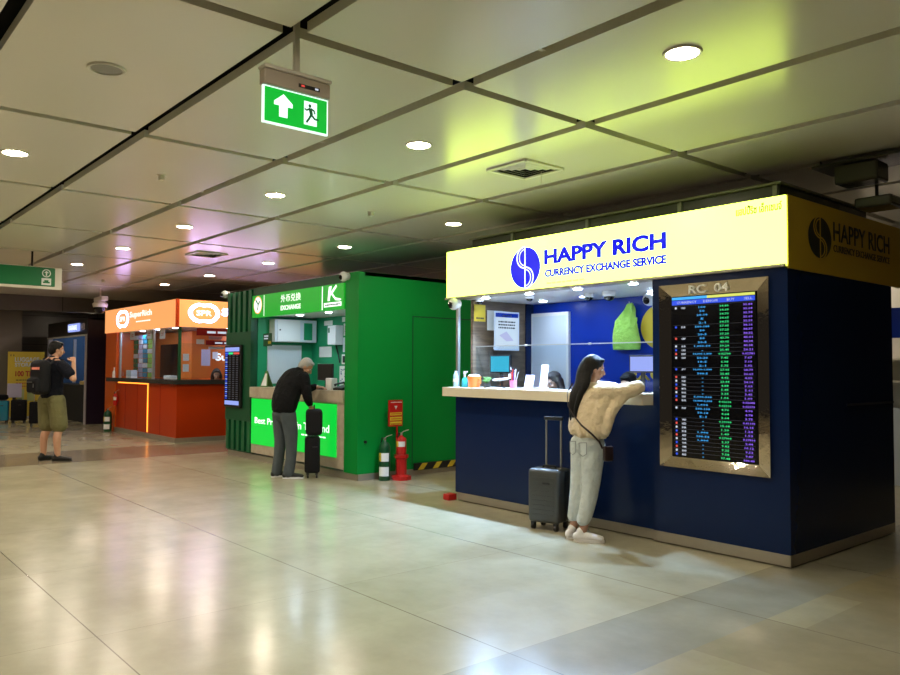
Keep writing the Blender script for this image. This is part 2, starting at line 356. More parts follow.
def text(name, body, rect, plane, d, m_, parent, bold=0.0, depth=0.003, align='CENTER', keep=False, line=1.0, res=3, flip=1):
    """lettering fitted into rect (a0, z0, a1, z1) on plane 'front' (faces -Y, at y=d) or 'side' (faces +X, at x=d)"""
    if body[0] == '~':       # print too small to read: rows of short strokes
        n = int(body[1:]); b = MB(); a0, z0, a1, z1 = rect; rh_ = (z1-z0)/n; q = random.Random(len(name)+n)
        for i in range(n):
            a = a0+(a1-a0)*0.03; zz = z0+rh_*(n-1-i)+rh_*0.2; st = (a1-a0)*0.1
            while a < a1-st*0.8:
                w = st*(0.5+0.9*q.random()); w = min(w, a1-a)
                if plane == 'front': b.box(a, a+w, d-depth, d, zz, zz+rh_*0.5)
                else: b.box(d, d+depth, a, a+w, zz, zz+rh_*0.5)
                a += w+st*0.3
        return b.build(name, m_, parent)
    cu = bpy.data.curves.new(name, 'FONT'); cu.body = body; cu.size = 1.0; cu.offset = bold; cu.align_x = align; cu.resolution_u = res; cu.space_line = line
    cu.extrude = 0.0
    to = bpy.data.objects.new(name+'_tmp', cu); COL.objects.link(to)
    dg = bpy.context.evaluated_depsgraph_get(); dg.update()
    me = bpy.data.meshes.new_from_object(to.evaluated_get(dg)); bpy.data.objects.remove(to); bpy.data.curves.remove(cu)
    vs = [v.co for v in me.vertices]
    if not vs: return None
    x0, x1 = min(v.x for v in vs), max(v.x for v in vs); y0, y1 = min(v.y for v in vs), max(v.y for v in vs)
    a0, z0, a1, z1 = rect; sx = (a1-a0)/(x1-x0); sy = (z1-z0)/(y1-y0)
    if keep: sx = min(sx, sy*1.1)
    off = Vector((0, 0, 0)); p = parent
    while p is not None: off += p.location; p = p.parent
    bm = bmesh.new(); bm.from_mesh(me)
    r = bmesh.ops.extrude_face_region(bm, geom=bm.faces[:]); 
    for g in r['geom']:
        if isinstance(g, bmesh.types.BMVert): g.co.z += 1
    for v in bm.verts:
        a = (v.co.x-x0)*sx; z = z0+(v.co.y-y0)*sy; n = v.co.z*depth
        v.co = (Vector((a0+a, d-n, z)) if plane == 'front' else Vector((d+n, a0+a, z))) - off
    bmesh.ops.recalc_face_normals(bm, faces=bm.faces)
    bm.to_mesh(me); bm.free(); me.materials.clear(); me.materials.append(M[m_]); me.name = name
    for p_ in me.polygons: p_.material_index = 0
    o = bpy.data.objects.new(name, me); COL.objects.link(o); o.parent = parent
    return o
def organic(name, mb, m_, parent, voxel=0.01, smooth=4, local=True):
    """voxel-fuse overlapping shapes into one continuous smooth surface"""
    o = mb.build(name, m_, None, local=True)
    a = o.modifiers.new('r', 'REMESH'); a.mode = 'VOXEL'; a.voxel_size = voxel; a.use_smooth_shade = True
    b = o.modifiers.new('s', 'SMOOTH'); b.iterations = smooth; b.factor = 0.5
    dg = bpy.context.evaluated_depsgraph_get(); dg.update()
    me = bpy.data.meshes.new_from_object(o.evaluated_get(dg)); o.modifiers.clear()
    old = o.data; o.data = me; bpy.data.meshes.remove(old); me.name = name
    if not me.materials: me.materials.append(M[m_])
    for p in me.polygons: p.use_smooth = True; p.material_index = 0
    if parent is not None: o.parent = parent
    return o

# ------------------------------------------------------------------ the hall
KY = 5.87   # front line of the kiosks
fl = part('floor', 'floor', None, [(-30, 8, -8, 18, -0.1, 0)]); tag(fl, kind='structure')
cb = MB()
GX0, GY0, PXC, PYC, CZ = -3.73, 2.05, 2.46, 1.22, 3.35
for i in range(-6, 5):
    for j in range(-8, 13):
        xa = GX0+PXC*i+0.045; xb = GX0+PXC*(i+1)-0.045; ya = GY0+PYC*j+0.05; yb = GY0+PYC*(j+1)-0.05
        cb.box(xa, xb, ya, yb, CZ, CZ+0.06, 0)
        if j % 2 == 0: cb.box(xa+0.6, xa+0.63, yb-0.01, yb+0.11, CZ+0.035, CZ+0.055, 0)
cb.box(-18.6, 8, -8, 18, 3.62, 3.66, 1)
cb.box(-30, -18.56, -8, 18, CZ, CZ+0.06, 0)
cb.build('ceiling', ['panel', 'void', 'soffit'], None)['kind'] = 'structure'
MB().box(-22.4, -22.25, -8, 18, 2.96, CZ).box(-22.3, -22.245, 5.46, 5.475, 2.96, CZ, 1).box(-22.3, -22.245, 8.2, 8.215, 2.96, CZ, 1).build('wall_left_bulkhead', ['wall', 'void'])['kind'] = 'structure'
wl = MB().box(-27.1, -27, -8, 18, 0, CZ)
for z in (1.2, 2.2, 3.1): wl.box(-27.0, -26.995, -8, 18, z, z+0.012, 1)
for y in (3.2, 5.46, 7.7, 9.9): wl.box(-27.0, -26.995, y, y+0.012, 0, 3.7, 1)
wl.build('wall_left', ['wall', 'void'])['kind'] = 'structure'
MB().box(-26.99, -26.3, -6, 5.35, 0, CZ).build('wall_left_column', 'wall2')['kind'] = 'structure'
MB().box(-30, 8, 16, 16.1, 0, 3.70).build('wall_back', 'wall')['kind'] = 'structure'

# ------------------------------------------------------------------ ceiling fittings
def downlight(name, on, label, group='recessed ceiling downlights'):
    t = empty(name, (0, 0, CZ), 0, label, 'ceiling light', group)
    r = MB(); n = 32; R0, R1 = 0.092, 0.112
    r.lathe((0, 0, 0), [(R0, 0.004), (R0, -0.010), (R1-0.004, -0.012), (R1, -0.006), (R1, 0.004)], n)
    r.f = [f for f in r.f if len(f) == 4]; r.m = r.m[:len(r.f)]
    # close the ring
    k = 5
    for j in range(n): r.f.append((j, (j+1) % n, (k-1)*n+(j+1) % n, (k-1)*n+j)); r.m.append(0)
    r.build('trim_ring', 'trim', t, smooth=True, local=True)
    MB().lathe((0, 0, 0), [(R0, 0.002), (R0, -0.003)], n).build('diffuser', 'lamp_on' if on else 'lamp_off', t, local=True)
    return t
lon = downlight('downlight', True, 'x'); loff = downlight('downlight', False, 'x')
def near(i, row):
    return {(-2.5, 'm'): 'lit round ceiling downlight above the front sign of the blue kiosk, nearest and largest in view'}.get((i, row))
lits = [(-2.5, 3.87, 'largest lit round downlight, in the yellow-green glow left of the top right corner'),
        (-4.96, 3.87, 'lit round downlight up and left of the yellow sign, right of the exit sign'),
        (-7.42, 3.87, 'lit round downlight directly below the hanging exit sign, above the green kiosk'),
        (-9.9, 3.87, 'lit round downlight in the lavender glow, second to the left of the exit sign row'),
        (-12.35, 3.87, 'lit round downlight above the left end of the orange kiosk, in the orange glow'),
        (-14.85, 3.87, 'lit round downlight just right above the end of the long green direction sign'),
        (-7.42, 1.42, 'lit round downlight at the left edge of the photo, high up'),
        (-7.42, 6.35, 'lit round downlight just left above the yellow kiosk sign'),
        (-9.95, 6.35, 'lit round downlight above the right half of the green kiosk'),
        (-12.4, 6.35, 'small lit round downlight over the left end of the green kiosk roof'),
        (-14.9, 6.35, 'small lit round downlight over the right side of the orange kiosk, near the air vent'),
        (-17.2, 6.3, 'smallest lit round downlight, just over the corner of the orange kiosk sign')]
for x, y in ((-20.5, 0.5), (-24.0, 3.2), (-24.0, 0.5), (-24.5, 6.8)): dup(lon, (x, y, CZ), 0, 'added round ceiling downlight at the far left, hidden from view', 'downlights added out of view at the far left')  # unseen downlights added to brighten the far left background
hid = [(-9.9, 1.42), (-12.35, 1.42), (-14.85, 1.42), (-17.3, 1.42), (-17.3, 3.87), (-4.96, 11.25), (-4.96, 8.8), (-2.5, 1.42), (-2.5, -1.02), (-5, -1.02), (-7.42, -1.02), (-9.9, -1.02), (-12.35, -1.02), (-5, -3.4), (-9.9, -3.4), (-14.85, -1.02)]  # grid carried on out of view; rear and front-right ones added to brighten
first = True
for x, y, lb in lits:
    if first: lon.location = (x, y, CZ); lon['label'] = lb; first = False
    else: dup(lon, (x, y, CZ), 0, lb)
for x, y in hid: dup(lon, (x, y, CZ), 0, 'lit round ceiling downlight behind the viewpoint or the kiosks, not in view', 'ceiling downlights outside the view')
loff.location = (-4.94, 1.43, CZ); loff['label'] = 'unlit grey round downlight, high up at the left of the photo'

def vent(loc, label):
    t = empty('air_vent', loc, 0, label, 'air vent', 'square ceiling air vents')
    f = MB(); a = 0.24
    for s_ in (-1, 1):
        f.box(-a, a, s_*a-0.02, s_*a+0.02, -0.018, 0); f.box(s_*a-0.02, s_*a+0.02, -a, a, -0.018, 0)
    f.build('frame', 'trim', t, local=True)
    MB().box(-a, a, -a, a, -0.004, 0).build('backing', 'void', t, local=True)
    l = MB()
    for k in range(1, 5):
        q = a-0.05*k
        for s_ in (-1, 1):
            l.add([(-q, s_*q, -0.016), (q, s_*q, -0.016), (q+0.03, s_*(q+0.03), -0.004), (-q-0.03, s_*(q+0.03), -0.004), (-q, s_*q, -0.018), (q, s_*q, -0.018)], [(0, 1, 2, 3), (0, 1, 5, 4)])
            l.add([(s_*q, -q, -0.016), (s_*q, q, -0.016), (s_*(q+0.03), q+0.03, -0.004), (s_*(q+0.03), -q-0.03, -0.004), (s_*q, -q, -0.018), (s_*q, q, -0.018)], [(0, 1, 2, 3), (0, 1, 5, 4)])
    l.build('louvres', 'trim', t, local=True)
    MB().tube([(0.06, 0.15, -0.01), (0.06, 0.15, -0.14)], 0.003, 5).build('cord', 'trim', t, local=True)
vent((-4.93, 5.08, CZ), 'square white ceiling air vent in the yellow-green glow above the yellow sign')
vent((-12.1, 5.1, CZ), 'small square ceiling air vent in the lavender glow over the green kiosk')
for x, y, lb in [(-7.37, 2.65, 'small white ceiling detector in the plain panel left of the exit sign'), (-7.5, 5.15, 'small white ceiling detector above the green kiosk corner'), (-17.2, 5.0, 'tiny ceiling detector left above the orange kiosk sign')]:
    t = empty('ceiling_detector', (x, y, CZ), 0, lb, 'detector', 'ceiling detectors')
    MB().cyl((0, 0, -0.008), 0.045, 0.008).build('base_plate', 'trim', t, local=True)
    MB().rbox(-0.03, 0.03, -0.022, 0.022, -0.05, -0.008, 0.006).build('sensor_body', 'trim', t, local=True)

# exit sign
t = empty('exit_sign', (-3.73, 2.06, 2.82), 0, 'hanging green lit exit sign with white arrow and running figure', 'exit sign')
MB().box(-3.742, -3.718, 2.045, 2.075, 3.12, 3.62).build('hanger_pole', 'trim', t)
MB().rbox(-3.77, -3.69, 1.855, 2.265, 3.105, 3.125, 0.004, 1).build('top_plate', 'trim', t)
MB().rbox(-3.765, -3.70, 1.86, 2.26, 3.02, 3.105, 0.006, 1).build('case', 'beige_case', t)
ind = MB().box(-3.70, -3.697, 2.06, 2.19, 3.045, 3.065, 0).box(-3.697, -3.695, 2.075, 2.095, 3.05, 3.06, 1).box(-3.697, -3.695, 2.16, 2.18, 3.05, 3.06, 2)
ind.build('indicator_strip', ['black', 'red_px', 'white_px'], t)
MB().box(-3.738, -3.722, 1.862, 2.258, 2.82, 3.02).build('white_border', 'exit_white', t)
gp = MB().box(-3.7215, -3.719, 1.871, 2.249, 2.829, 3.012); gf = gp.build('sign_face', 'exit_green', t)
MB().prism([(1.925, 2.945), (1.98, 2.99), (2.035, 2.945), (2.035, 2.925), (2.005, 2.925), (2.005, 2.865), (1.955, 2.865), (1.955, 2.925), (1.925, 2.925)], 'side', -3.7187, -3.717).build('arrow', 'exit_white', gf)
MB().box(-3.7187, -3.7175, 2.105, 2.185, 2.855, 2.985).build('doorway', 'exit_white', gf)
rn = MB(); d_ = -3.716
rn.ell((d_, 2.14, 2.962), (0.002, 0.009, 0.010))
for pts, r in [([(2.142, 2.948), (2.15, 2.915)], 0.010), ([(2.15, 2.915), (2.170, 2.895), (2.195, 2.893)], 0.006), ([(2.15, 2.915), (2.135, 2.890), (2.12, 2.868)], 0.006), ([(2.142, 2.948), (2.12, 2.935), (2.108, 2.942)], 0.005), ([(2.145, 2.948), (2.166, 2.94), (2.172, 2.922)], 0.005)]:
    rn.tube([(d_, a, b) for a, b in pts], 0.0015, 8, side=(1, 0, 0), r2=r)
rn.build('running_figure', 'sign_green', gf)

# long green direction sign at the left
t = empty('direction_sign', (-13.64, 1.8, 2.76), 0, 'long green hanging direction sign with white pictograms at the left edge', 'direction sign')
MB().box(-13.72, -13.64, 0.2, 3.33, 2.76, 3.11).build('case', 'trim', t)
gf = MB().rbox(-13.66, -13.63, 0.2, 3.23, 2.80, 3.10, 0.01, 1).build('sign_face', 'sign_green', t)
for y in (0.9, 2.9): MB().box(-13.70, -13.67, y-0.012, y+0.012, 3.11, 3.38).build('hanger_rod', 'void', t)
pb = MB()
for j in range(20):
    a, b = 2*PI*j/20, 2*PI*(j+1)/20; c = (3.10, 3.01)
    pb.prism([(c[0]+.065*math.cos(a), c[1]+.065*math.sin(a)), (c[0]+.065*math.cos(b), c[1]+.065*math.sin(b)), (c[0]+.05*math.cos(b), c[1]+.05*math.sin(b)), (c[0]+.05*math.cos(a), c[1]+.05*math.sin(a))], 'side', -13.63, -13.627)
pb.prism([(3.10, 3.05), (3.135, 3.015), (3.11, 3.015), (3.11, 2.97), (3.09, 2.97), (3.09, 3.015), (3.065, 3.015)], 'side', -13.63, -13.627)
pb.build('arrow_pictogram', 'white_dot', gf)
MB().rbox(-13.63, -13.626, 3.03, 3.17, 2.82, 2.93, 0.001, 1).box(-13.6265, -13.625, 3.05, 3.15, 2.85, 2.875, 1).box(-13.6265, -13.625, 3.07, 3.13, 2.875, 2.90, 1).build('train_pictogram', ['white_dot', 'sign_green'], gf)

# ceiling hung camera dome left of the orange kiosk
def dome(loc, label, s=1.0, group='dome cameras', stem=0.0):
    t = empty('dome_camera', loc, 0, label, 'security camera', group)
    if stem: MB().tube([(0, 0, 0), (0, 0, -stem)], 0.02, 10).build('stem', 'trim', t, local=True)
    b = MB().lathe((0, 0, -stem), [(0.075*s, 0), (0.08*s, -0.02*s), (0.08*s, -0.055*s), (0.068*s, -0.065*s)], 20); b.build('housing', 'white', t, smooth=True, local=True)
    MB().ell((0, 0, -stem-0.062*s), (0.062*s, 0.062*s, 0.055*s)).build('dome', 'void_screen', t, smooth=2, local=True)
    return t
t = empty('dome_camera', (-19.1, 5.5, 3.12), 0, 'white hanging dome camera with dark lens left above the orange kiosk', 'security camera')
MB().rbox(-19.35, -18.75, 5.42, 5.58, 3.04, 3.14, 0.02).build('bracket', 'trim', t)
MB().tube([(-19.1, 5.5, 3.14), (-19.1, 5.5, 3.65)], 0.02, 8).build('stem', 'trim', t)
MB().lathe((-19.1, 5.5, 2.9), [(0.15, 0.0), (0.17, 0.08), (0.1, 0.15)], 20).build('housing', 'trim', t, smooth=True)
MB().ell((-19.1, 5.5, 2.9), (0.14, 0.14, 0.14)).build('dome', 'void_screen', t, smooth=2)

# wireless unit and tray above the right end of the blue kiosk
t = empty('ceiling_unit', (-2.72, 6.85, 3.0), 0, 'dark box unit hung on rods below the ceiling, upper right above the yellow sign', 'ceiling unit')
MB().box(-3.1, -2.3, 6.78, 7.2, 3.28, 3.30).build('tray', 'oldbrown', t)
MB().rbox(-2.9, -2.55, 6.75, 7.0, 3.10, 3.26, 0.02).build('case', 'oldbrown', t)
for x, y in ((-3.05, 6.85), (-2.35, 6.85), (-3.05, 7.15), (-2.35, 7.15)): MB().tube([(x, y, 3.28), (x, y, 3.64)], 0.008, 6).build('rod', 'oldbrown', t)
MB().tube([(-2.65, 7.0, 3.1), (-2.65, 7.0, 2.98)], 0.015, 6).build('drop_rod', 'void', t)
MB().rbox(-2.8, -2.5, 6.9, 7.2, 2.9, 2.99, 0.02).build('lower_case', 'oldbrown', t)

# ------------------------------------------------------------------ BLUE KIOSK
BX0, BX1, BY1 = -6.85, -2.89, 7.93
BK = empty('currency_kiosk', (-4.9, KY+1, 0), 0, 'large navy currency exchange kiosk under a bright yellow lit sign', 'kiosk')
YF = KY+0.02
part('plinth', 'steel', BK, [(BX0+0.03, BX1+0.0, YF+0.03, BY1, 0.012, 0.10), (-4.13, BX1+0.0, YF-0.005, YF+0.05, 0.012, 0.10)])
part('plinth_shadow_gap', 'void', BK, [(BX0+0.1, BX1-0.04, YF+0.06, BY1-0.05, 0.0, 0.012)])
part('counter_front', 'navy', BK, [(BX0, -4.13, YF+0.02, YF+0.08, 0.10, 1.20)])
sd = part('side_panel', 'navy', BK, [(-4.13, BX1, YF, YF+0.05, 0.10, 2.33), (BX1-0.05, BX1, YF+0.05, BY1, 0.10, 2.33), (-4.13, -4.08, YF+0.05, 7.15, 0.10, 2.33)])
MB().box(BX1-0.001, BX1+0.012, 6.9, BY1-0.02, 1.215, 1.235).build('side_rail', 'matte', BK)
part('back_wall', 'blue', BK, [(BX0, -4.08, 7.15, 7.20, 0.1, 2.40)])
part('rear_wall', 'navy', BK, [(BX0, BX1-0.05, BY1-0.05, BY1, 0.1, 2.33)])
part('end_wall', 'oak', BK, [(BX0, BX0+0.04, 6.14, BY1-0.05, 0.1, 2.33), (BX0, BX0+0.04, YF+0.08, 6.14, 0.1, 1.20)])
part('corner_post', 'alu', BK, [(BX0, BX0+0.035, YF+0.02, YF+0.055, 1.30, 2.33)])
part('corner_pillar', 'navy', BK, [(BX0+0.04, BX0+0.06, 7.02, 7.15, 0.1, 2.33)])
part('inner_ceiling', 'white', BK, [(BX0, BX1-0.05, YF+0.06, 7.15, 2.33, 2.37)])
part('inner_door', 'whitewall', BK, [(-6.78, -6.22, 7.115, 7.15, 0.1, 2.17)])
dd = BK.children[-1]
part('door_frame', 'white', BK, [(-6.81, -6.78, 7.11, 7.15, 0.1, 2.17), (-6.22, -6.18, 7.11, 7.15, 0.1, 2.17), (-6.81, -6.18, 7.11, 7.15, 2.17, 2.21)])
part('counter_top', 'cream', BK, [(-6.89, -4.135, KY-0.13, YF+0.45, 1.205, 1.305)])
gl = MB().box(BX0+0.04, -4.14, YF+0.30, YF+0.306, 1.305, 1.78); g_ = gl.build('glass_screen', 'glass', BK)
MB().box(BX0+0.04, -4.14, YF+0.297, YF+0.309, 1.775, 1.785).build('glass_edge', 'alu', g_)
for x in (-6.0, -5.1): MB().cyl((x, YF+0.29, 1.78), 0.012, 0.03, 'y', 12).build('clamp', 'alu', g_)
# fascia sign
sg = MB().box(-6.97, BX1+0.0, KY-0.03, YF+0.10, 2.325, 2.345).build('sign_soffit', 'steel', BK)
SX0, SX1 = -6.97, -2.89
lf = part('lit_sign_face', 'yellow_lit', BK, [(SX0, SX1, KY-0.005, KY+0.02, 2.33, 2.885)])
part('side_sign_face', 'yellow_dull', BK, [(BX1-0.02, BX1+0.01, KY+0.02, 8.15, 2.315, 2.89)])
sf = BK.children[-1]
part('sign_box', 'oldbrown', BK, [(SX0, BX1-0.02, KY+0.02, YF+0.35, 2.37, 2.875), (SX0, SX0+0.05, YF+0.35, 8.1, 2.37, 2.875), (BX1-0.3, BX1-0.02, YF+0.35, 8.14, 2.37, 2.875)])
part('roof', 'oldbrown', BK, [(-6.95, -3.0, YF+0.35, 8.1, 2.37, 2.42)])
text('lettering', 'HAPPY RICH', (-5.42, 2.585, -3.965, 2.74), 'front', KY-0.006, 'blue_lit', lf, bold=0.045)
text('lettering', 'CURRENCY EXCHANGE SERVICE', (-5.41, 2.455, -3.965, 2.535), 'front', KY-0.006, 'blue_lit', lf, bold=0.05)
text('lettering', '~1', (-5.40, 2.375, -4.85, 2.415), 'front', KY-0.006, 'cream_lit', lf)
text('lettering', 'แฮปปี้ริช เอ็กเชนจ์', (-3.30, 2.775, -2.915, 2.85), 'front', KY-0.006, 'olive_lit', lf, bold=0.02)
def logo(plane, c, d, r, w, m1, m2, parent):
    def P(a, b): return (c[0]+a*r*w, c[1]+b*r)
    s_ = -1 if plane == 'front' else 1
    MB().prism([P(math.cos(2*PI*i/40), math.sin(2*PI*i/40)) for i in range(40)], plane, d, d+s_*0.003).build('emblem_disc', m1, parent)
    b = MB()
    def stroke(pts, hw):
        for (x0, y0), (x1, y1) in zip(pts[:-1], pts[1:]):
            L_ = math.hypot(x1-x0, y1-y0); nx, ny = -(y1-y0)/L_*hw, (x1-x0)/L_*hw
            b.prism([P(x0+nx, y0+ny), P(x0-nx, y0-ny), P(x1-nx, y1-ny), P(x1+nx, y1+ny)], plane, d+s_*0.003, d+s_*0.005)
    stroke([(0, 1.0), (0, -1.0)], 0.035)
    def arc(cx, cy, rx, ry, a0, a1, n=14): return [(cx+rx*math.cos(math.radians(a0+(a1-a0)*i/n)), cy+ry*math.sin(math.radians(a0+(a1-a0)*i/n))) for i in range(n+1)]
    stroke(arc(0, 0.5, 0.55, 0.52, 90, 270), 0.035); stroke(arc(0, 0.5, 0.38, 0.40, 90, 270), 0.025)
    stroke(arc(0, -0.5, 0.55, 0.52, 90, -90), 0.035); stroke(arc(0, -0.5, 0.38, 0.40, 90, -90), 0.025)
    b.build('emblem_lines', m2, parent)
logo('front', (-5.69, 2.583), KY-0.005, 0.215, 1.0, 'blue_lit', 'white_lit', lf)
logo('side', (6.43, 2.61), BX1+0.011, 0.17, 1.22, 'dark_film', 'yellow_dull', sf)
text('lettering', 'HAPPY RICH', (6.68, 2.61, 7.87, 2.775), 'side', BX1+0.011, 'dark_film', sf, bold=0.012)
text('lettering', 'CURRENCY EXCHANGE SERVICE', (6.68, 2.52, 7.87, 2.58), 'side', BX1+0.011, 'dark_film', sf, bold=0.004)
# parapet
pp = part('parapet', 'oldbrown', BK, [(-7.0, -3.15, 6.30, 6.34, 2.885, 3.08), (-3.19, -3.15, 6.34, 8.05, 2.885, 3.08), (-6.98, -6.94, 6.34, 8.0, 2.885, 3.08)])
part('rail', 'parapet_rail', pp, [(-7.03, -3.12, 6.26, 6.36, 3.08, 3.10), (-3.22, -3.12, 6.36, 8.1, 3.08, 3.10)])
for x in (-6.3, -5.2, -4.1, -3.18): part('post', 'parapet_rail', pp, [(x-0.02, x+0.02, 6.275, 6.30, 2.88, 3.08)])
# interior logo on the back wall
iw = BK.children
text('wall_lettering', 'CURRENCY', (-5.25, 1.555, -4.2, 1.63), 'front', 7.148, 'yellow', BK, bold=0.01)
text('wall_lettering', 'EXCHANGE', (-5.32, 1.40, -4.1, 1.535), 'front', 7.148, 'yellow', BK, bold=0.02)
cc = MB().prism([(-4.86+0.30*math.cos(2*PI*i/40), 1.98+0.26*math.sin(2*PI*i/40)) for i in range(40)], 'front', 7.15, 7.14).build('wall_emblem', 'yellow', BK)
# soffit lights of the kiosk (parts of it)
for x in (-6.44, -5.76, -5.09, -4.42):      # aimed spots inside the front row of fittings
    sl_ = bpy.data.lights.new('kiosk_spot', 'SPOT'); sl_.energy = 320; sl_.color = (0.40, 0.62, 1.0); sl_.spot_size = math.radians(125); sl_.spot_blend = 0.6; sl_.shadow_soft_size = 0.03
    so = bpy.data.objects.new('kiosk_spot', sl_); COL.objects.link(so); so.location = (x-BK.location.x, 6.0-BK.location.y, 2.31); so.rotation_euler = (math.radians(-18), 0, 0); so.parent = BK
for x, y in ((-6.44, 6.0), (-5.76, 6.0), (-5.09, 6.0), (-4.42, 6.0), (-3.5, 6.7), (-5.6, 6.7), (-6.3, 6.8), (-4.7, 6.7)):
    q = MB().lathe((x, y, 2.33), [(0.06, 0.0), (0.065, -0.006), (0.045, -0.010)], 20).build('spot_trim', 'white', BK, smooth=True)
    MB().lathe((x, y, 2.33), [(0.042, -0.0095), (0.042, -0.012)], 20).build('spot_diffuser', 'lamp_cool', q)
# rate display with mirror frame
rd = empty('rate_display', (-3.53, KY, 0.68), 0, 'tall currency rate screen in a mirrored frame on the navy kiosk front', 'display')
FX0, FX1, FZ0, FZ1 = -4.04, -3.03, 0.68, 2.26; sx0, sx1, sz0, sz1 = -3.925, -3.14, 0.77, 2.155
y0, y1, y2 = KY+0.015, KY-0.012, KY-0.022
fr = MB()
O = [(FX0, FZ0), (FX1, FZ0), (FX1, FZ1), (FX0, FZ1)]; I = [(sx0, sz0), (sx1, sz0), (sx1, sz1), (sx0, sz1)]
for i in range(4):
    j = (i+1) % 4
    vs = [(O[i][0], y1, O[i][1]), (O[j][0], y1, O[j][1]), (I[j][0], y1+0.022, I[j][1]), (I[i][0], y1+0.022, I[i][1]), (O[i][0], y0+0.004, O[i][1]), (O[j][0], y0+0.004, O[j][1])]
    fr.add(vs, [(0, 1, 2, 3), (0, 4, 5, 1)])
fr.build('mirror_frame', 'chrome', rd)
sc_ = MB().box(sx0, sx1, KY+0.003, KY+0.012, sz0, sz1).build('screen', 'void_screen', rd)
text('lettering', 'RC  04', (-3.74, 2.168, -3.37, 2.242), 'front', KY-0.014, 'rc_white', rd, bold=0.02)
NR = 39; zt = sz1-0.085; rh = (zt-sz0-0.01)/NR
dn = ['100','50','20-10','5','2-1','500-100','50','20-5','50','20-5','1,000-50','-','10,000-1,000','50-20','10-5','2-1','10,000-1,000','500-5','-','-','-','-','-','5,000-500','10,000-5,000','1,000','500-100','50-10','5-1','-','-','-','1,000','100-50','1,000','-','-','-','-']
random.seed(3)
def num(v): return ('%.2f' % v) if v > 1 else '%.5f' % v
vals = [34.80, 34.60, 34.70, 34.65, 34.55, 37.05, 37.25, 37.20, 43.70, 43.05, 39.20, 25.45, 0.02700, 7.45, 6.98, 5.75, 27.95, 25.85, 4.42, 23.44, 4.88, 5.45, 3.35, 1.06, 0.0261, 0.0231, 4.76, 4.64, 3.64, 0.3999, 15.68, 1.20, 1.49, 0.27, 2.3699, 9.83, 9.25, 9.58, 97.48]
R_ = lambda k: zt-(k+1)*rh
hd = MB().box(sx0+0.01, sx0+0.35, KY-0.0005, KY+0.004, sz1-0.03, sz1-0.008, 0).box(sx0+0.35, sx1-0.01, KY-0.0005, KY+0.004, sz1-0.03, sz1-0.008, 1).box(sx0+0.01, sx1-0.01, KY-0.0005, KY+0.004, sz1-0.075, sz1-0.035, 2)
hd.build('header_bars', ['cyan_px', 'yellow_px', 'blue_px'], sc_)
W_ = sx1-sx0
def column(name, items, cx, hw, m_, hh=0.5):
    bmj = None
    # one mesh per column: rows placed one by one
    objs = []
    for k, s_ in items:
        w = 0.006 if s_ == '-' else hw*min(1.0, len(s_)/10.0+0.08)
        o = text(name, s_, (cx-w, R_(k)+rh*0.2, cx+w, R_(k)+rh*(0.2+hh) if s_ != '-' else R_(k)+rh*0.32), 'front', KY+0.002, m_, sc_, bold=0.01, depth=0.0015, res=1)
        objs.append(o)
    bm = bmesh.new()
    for o in objs: bm.from_mesh(o.data)
    me = objs[0].data; bm.to_mesh(me); bm.free()
    for o in objs[1:]: bpy.data.objects.remove(o)
column('denomination_column', list(enumerate(dn)), sx0+W_*0.385, W_*0.11, 'cyan_px')
column('buying_rate_column', [(k, num(v)) for k, v in enumerate(vals)], sx0+W_*0.645, W_*0.09, 'green_px')
column('selling_rate_column', [(k, num(v*1.03)) for k, v in enumerate(vals)], sx0+W_*0.91, W_*0.085, 'purple_px')
cur = {0: 'USD', 5: 'EUR', 8: 'GBP', 10: 'AUD', 11: 'CAD', 12: 'KRW', 13: 'CNY', 16: 'JPY', 18: 'HKD', 19: 'SGD', 20: 'TWD', 21: 'MYR', 22: 'NOK', 23: 'SEK', 24: 'IDR', 26: 'PHP', 29: 'VND', 30: 'NZD', 31: 'INR', 32: 'RUB', 33: 'AED', 34: 'SAR', 35: 'QAR', 36: 'OMR', 37: 'KWD', 38: 'BHD'}
column('currency_name_column', list(cur.items()), sx0+W_*0.155, W_*0.07, 'white_px')
fg = MB()
for n_, k in enumerate(cur):
    c = (sx0+W_*0.06, R_(k)+rh*0.5)
    fg.prism([(c[0]+0.010*math.cos(2*PI*i/10), c[1]+0.010*math.sin(2*PI*i/10)) for i in range(10)], 'front', KY+0.003, KY+0.0005, n_ % 3)
fg.build('flag_dots', ['white_px', 'blue_px', 'red_px'], sc_)
ln = MB()
for k in range(NR):
    if k in cur: ln.box(sx0+0.02, sx1-0.02, KY+0.001, KY+0.004, R_(k)+rh-0.0008, R_(k)+rh+0.0008)
ln.build('row_lines', 'line_px', sc_)
text('header_text', 'CURRENCY      DENOM        BUY        SELL', (sx0+0.06, sz1-0.065, sx1-0.03, sz1-0.045), 'front', KY-0.001, 'white_px', sc_, depth=0.001, res=1)

# things on and in the blue kiosk
CT = 1.305
dome((-6.62, 6.07, 2.33), 'dark-lensed dome camera under the lit sign, left end', 0.6)
dome((-5.36, 6.5, 2.33), 'small dome camera with dark lens under the kiosk ceiling, middle left', 0.7)
dome((-5.05, 6.45, 2.33), 'larger white dome camera above the hanging green bag, to its left', 0.9)
dome((-5.95, 6.2, 2.33), 'small dark dome camera above the white inner door', 0.6)
def bullet(loc, label, rz=0):
    t = empty('bullet_camera', loc, rz, label, 'security camera', 'white corner cameras')
    MB().cyl((0, -0.03, 0), 0.05, 0.03, 'y', 16).build('mount', 'white', t, smooth=True, local=True)
    b = MB().ell((0, -0.075, -0.005), (0.068, 0.068, 0.068)); b.build('housing', 'white', t, smooth=2, local=True)
    MB().ell((0, -0.118, -0.015), (0.042, 0.03, 0.042)).build('lens', 'void_screen', t, smooth=2, local=True)
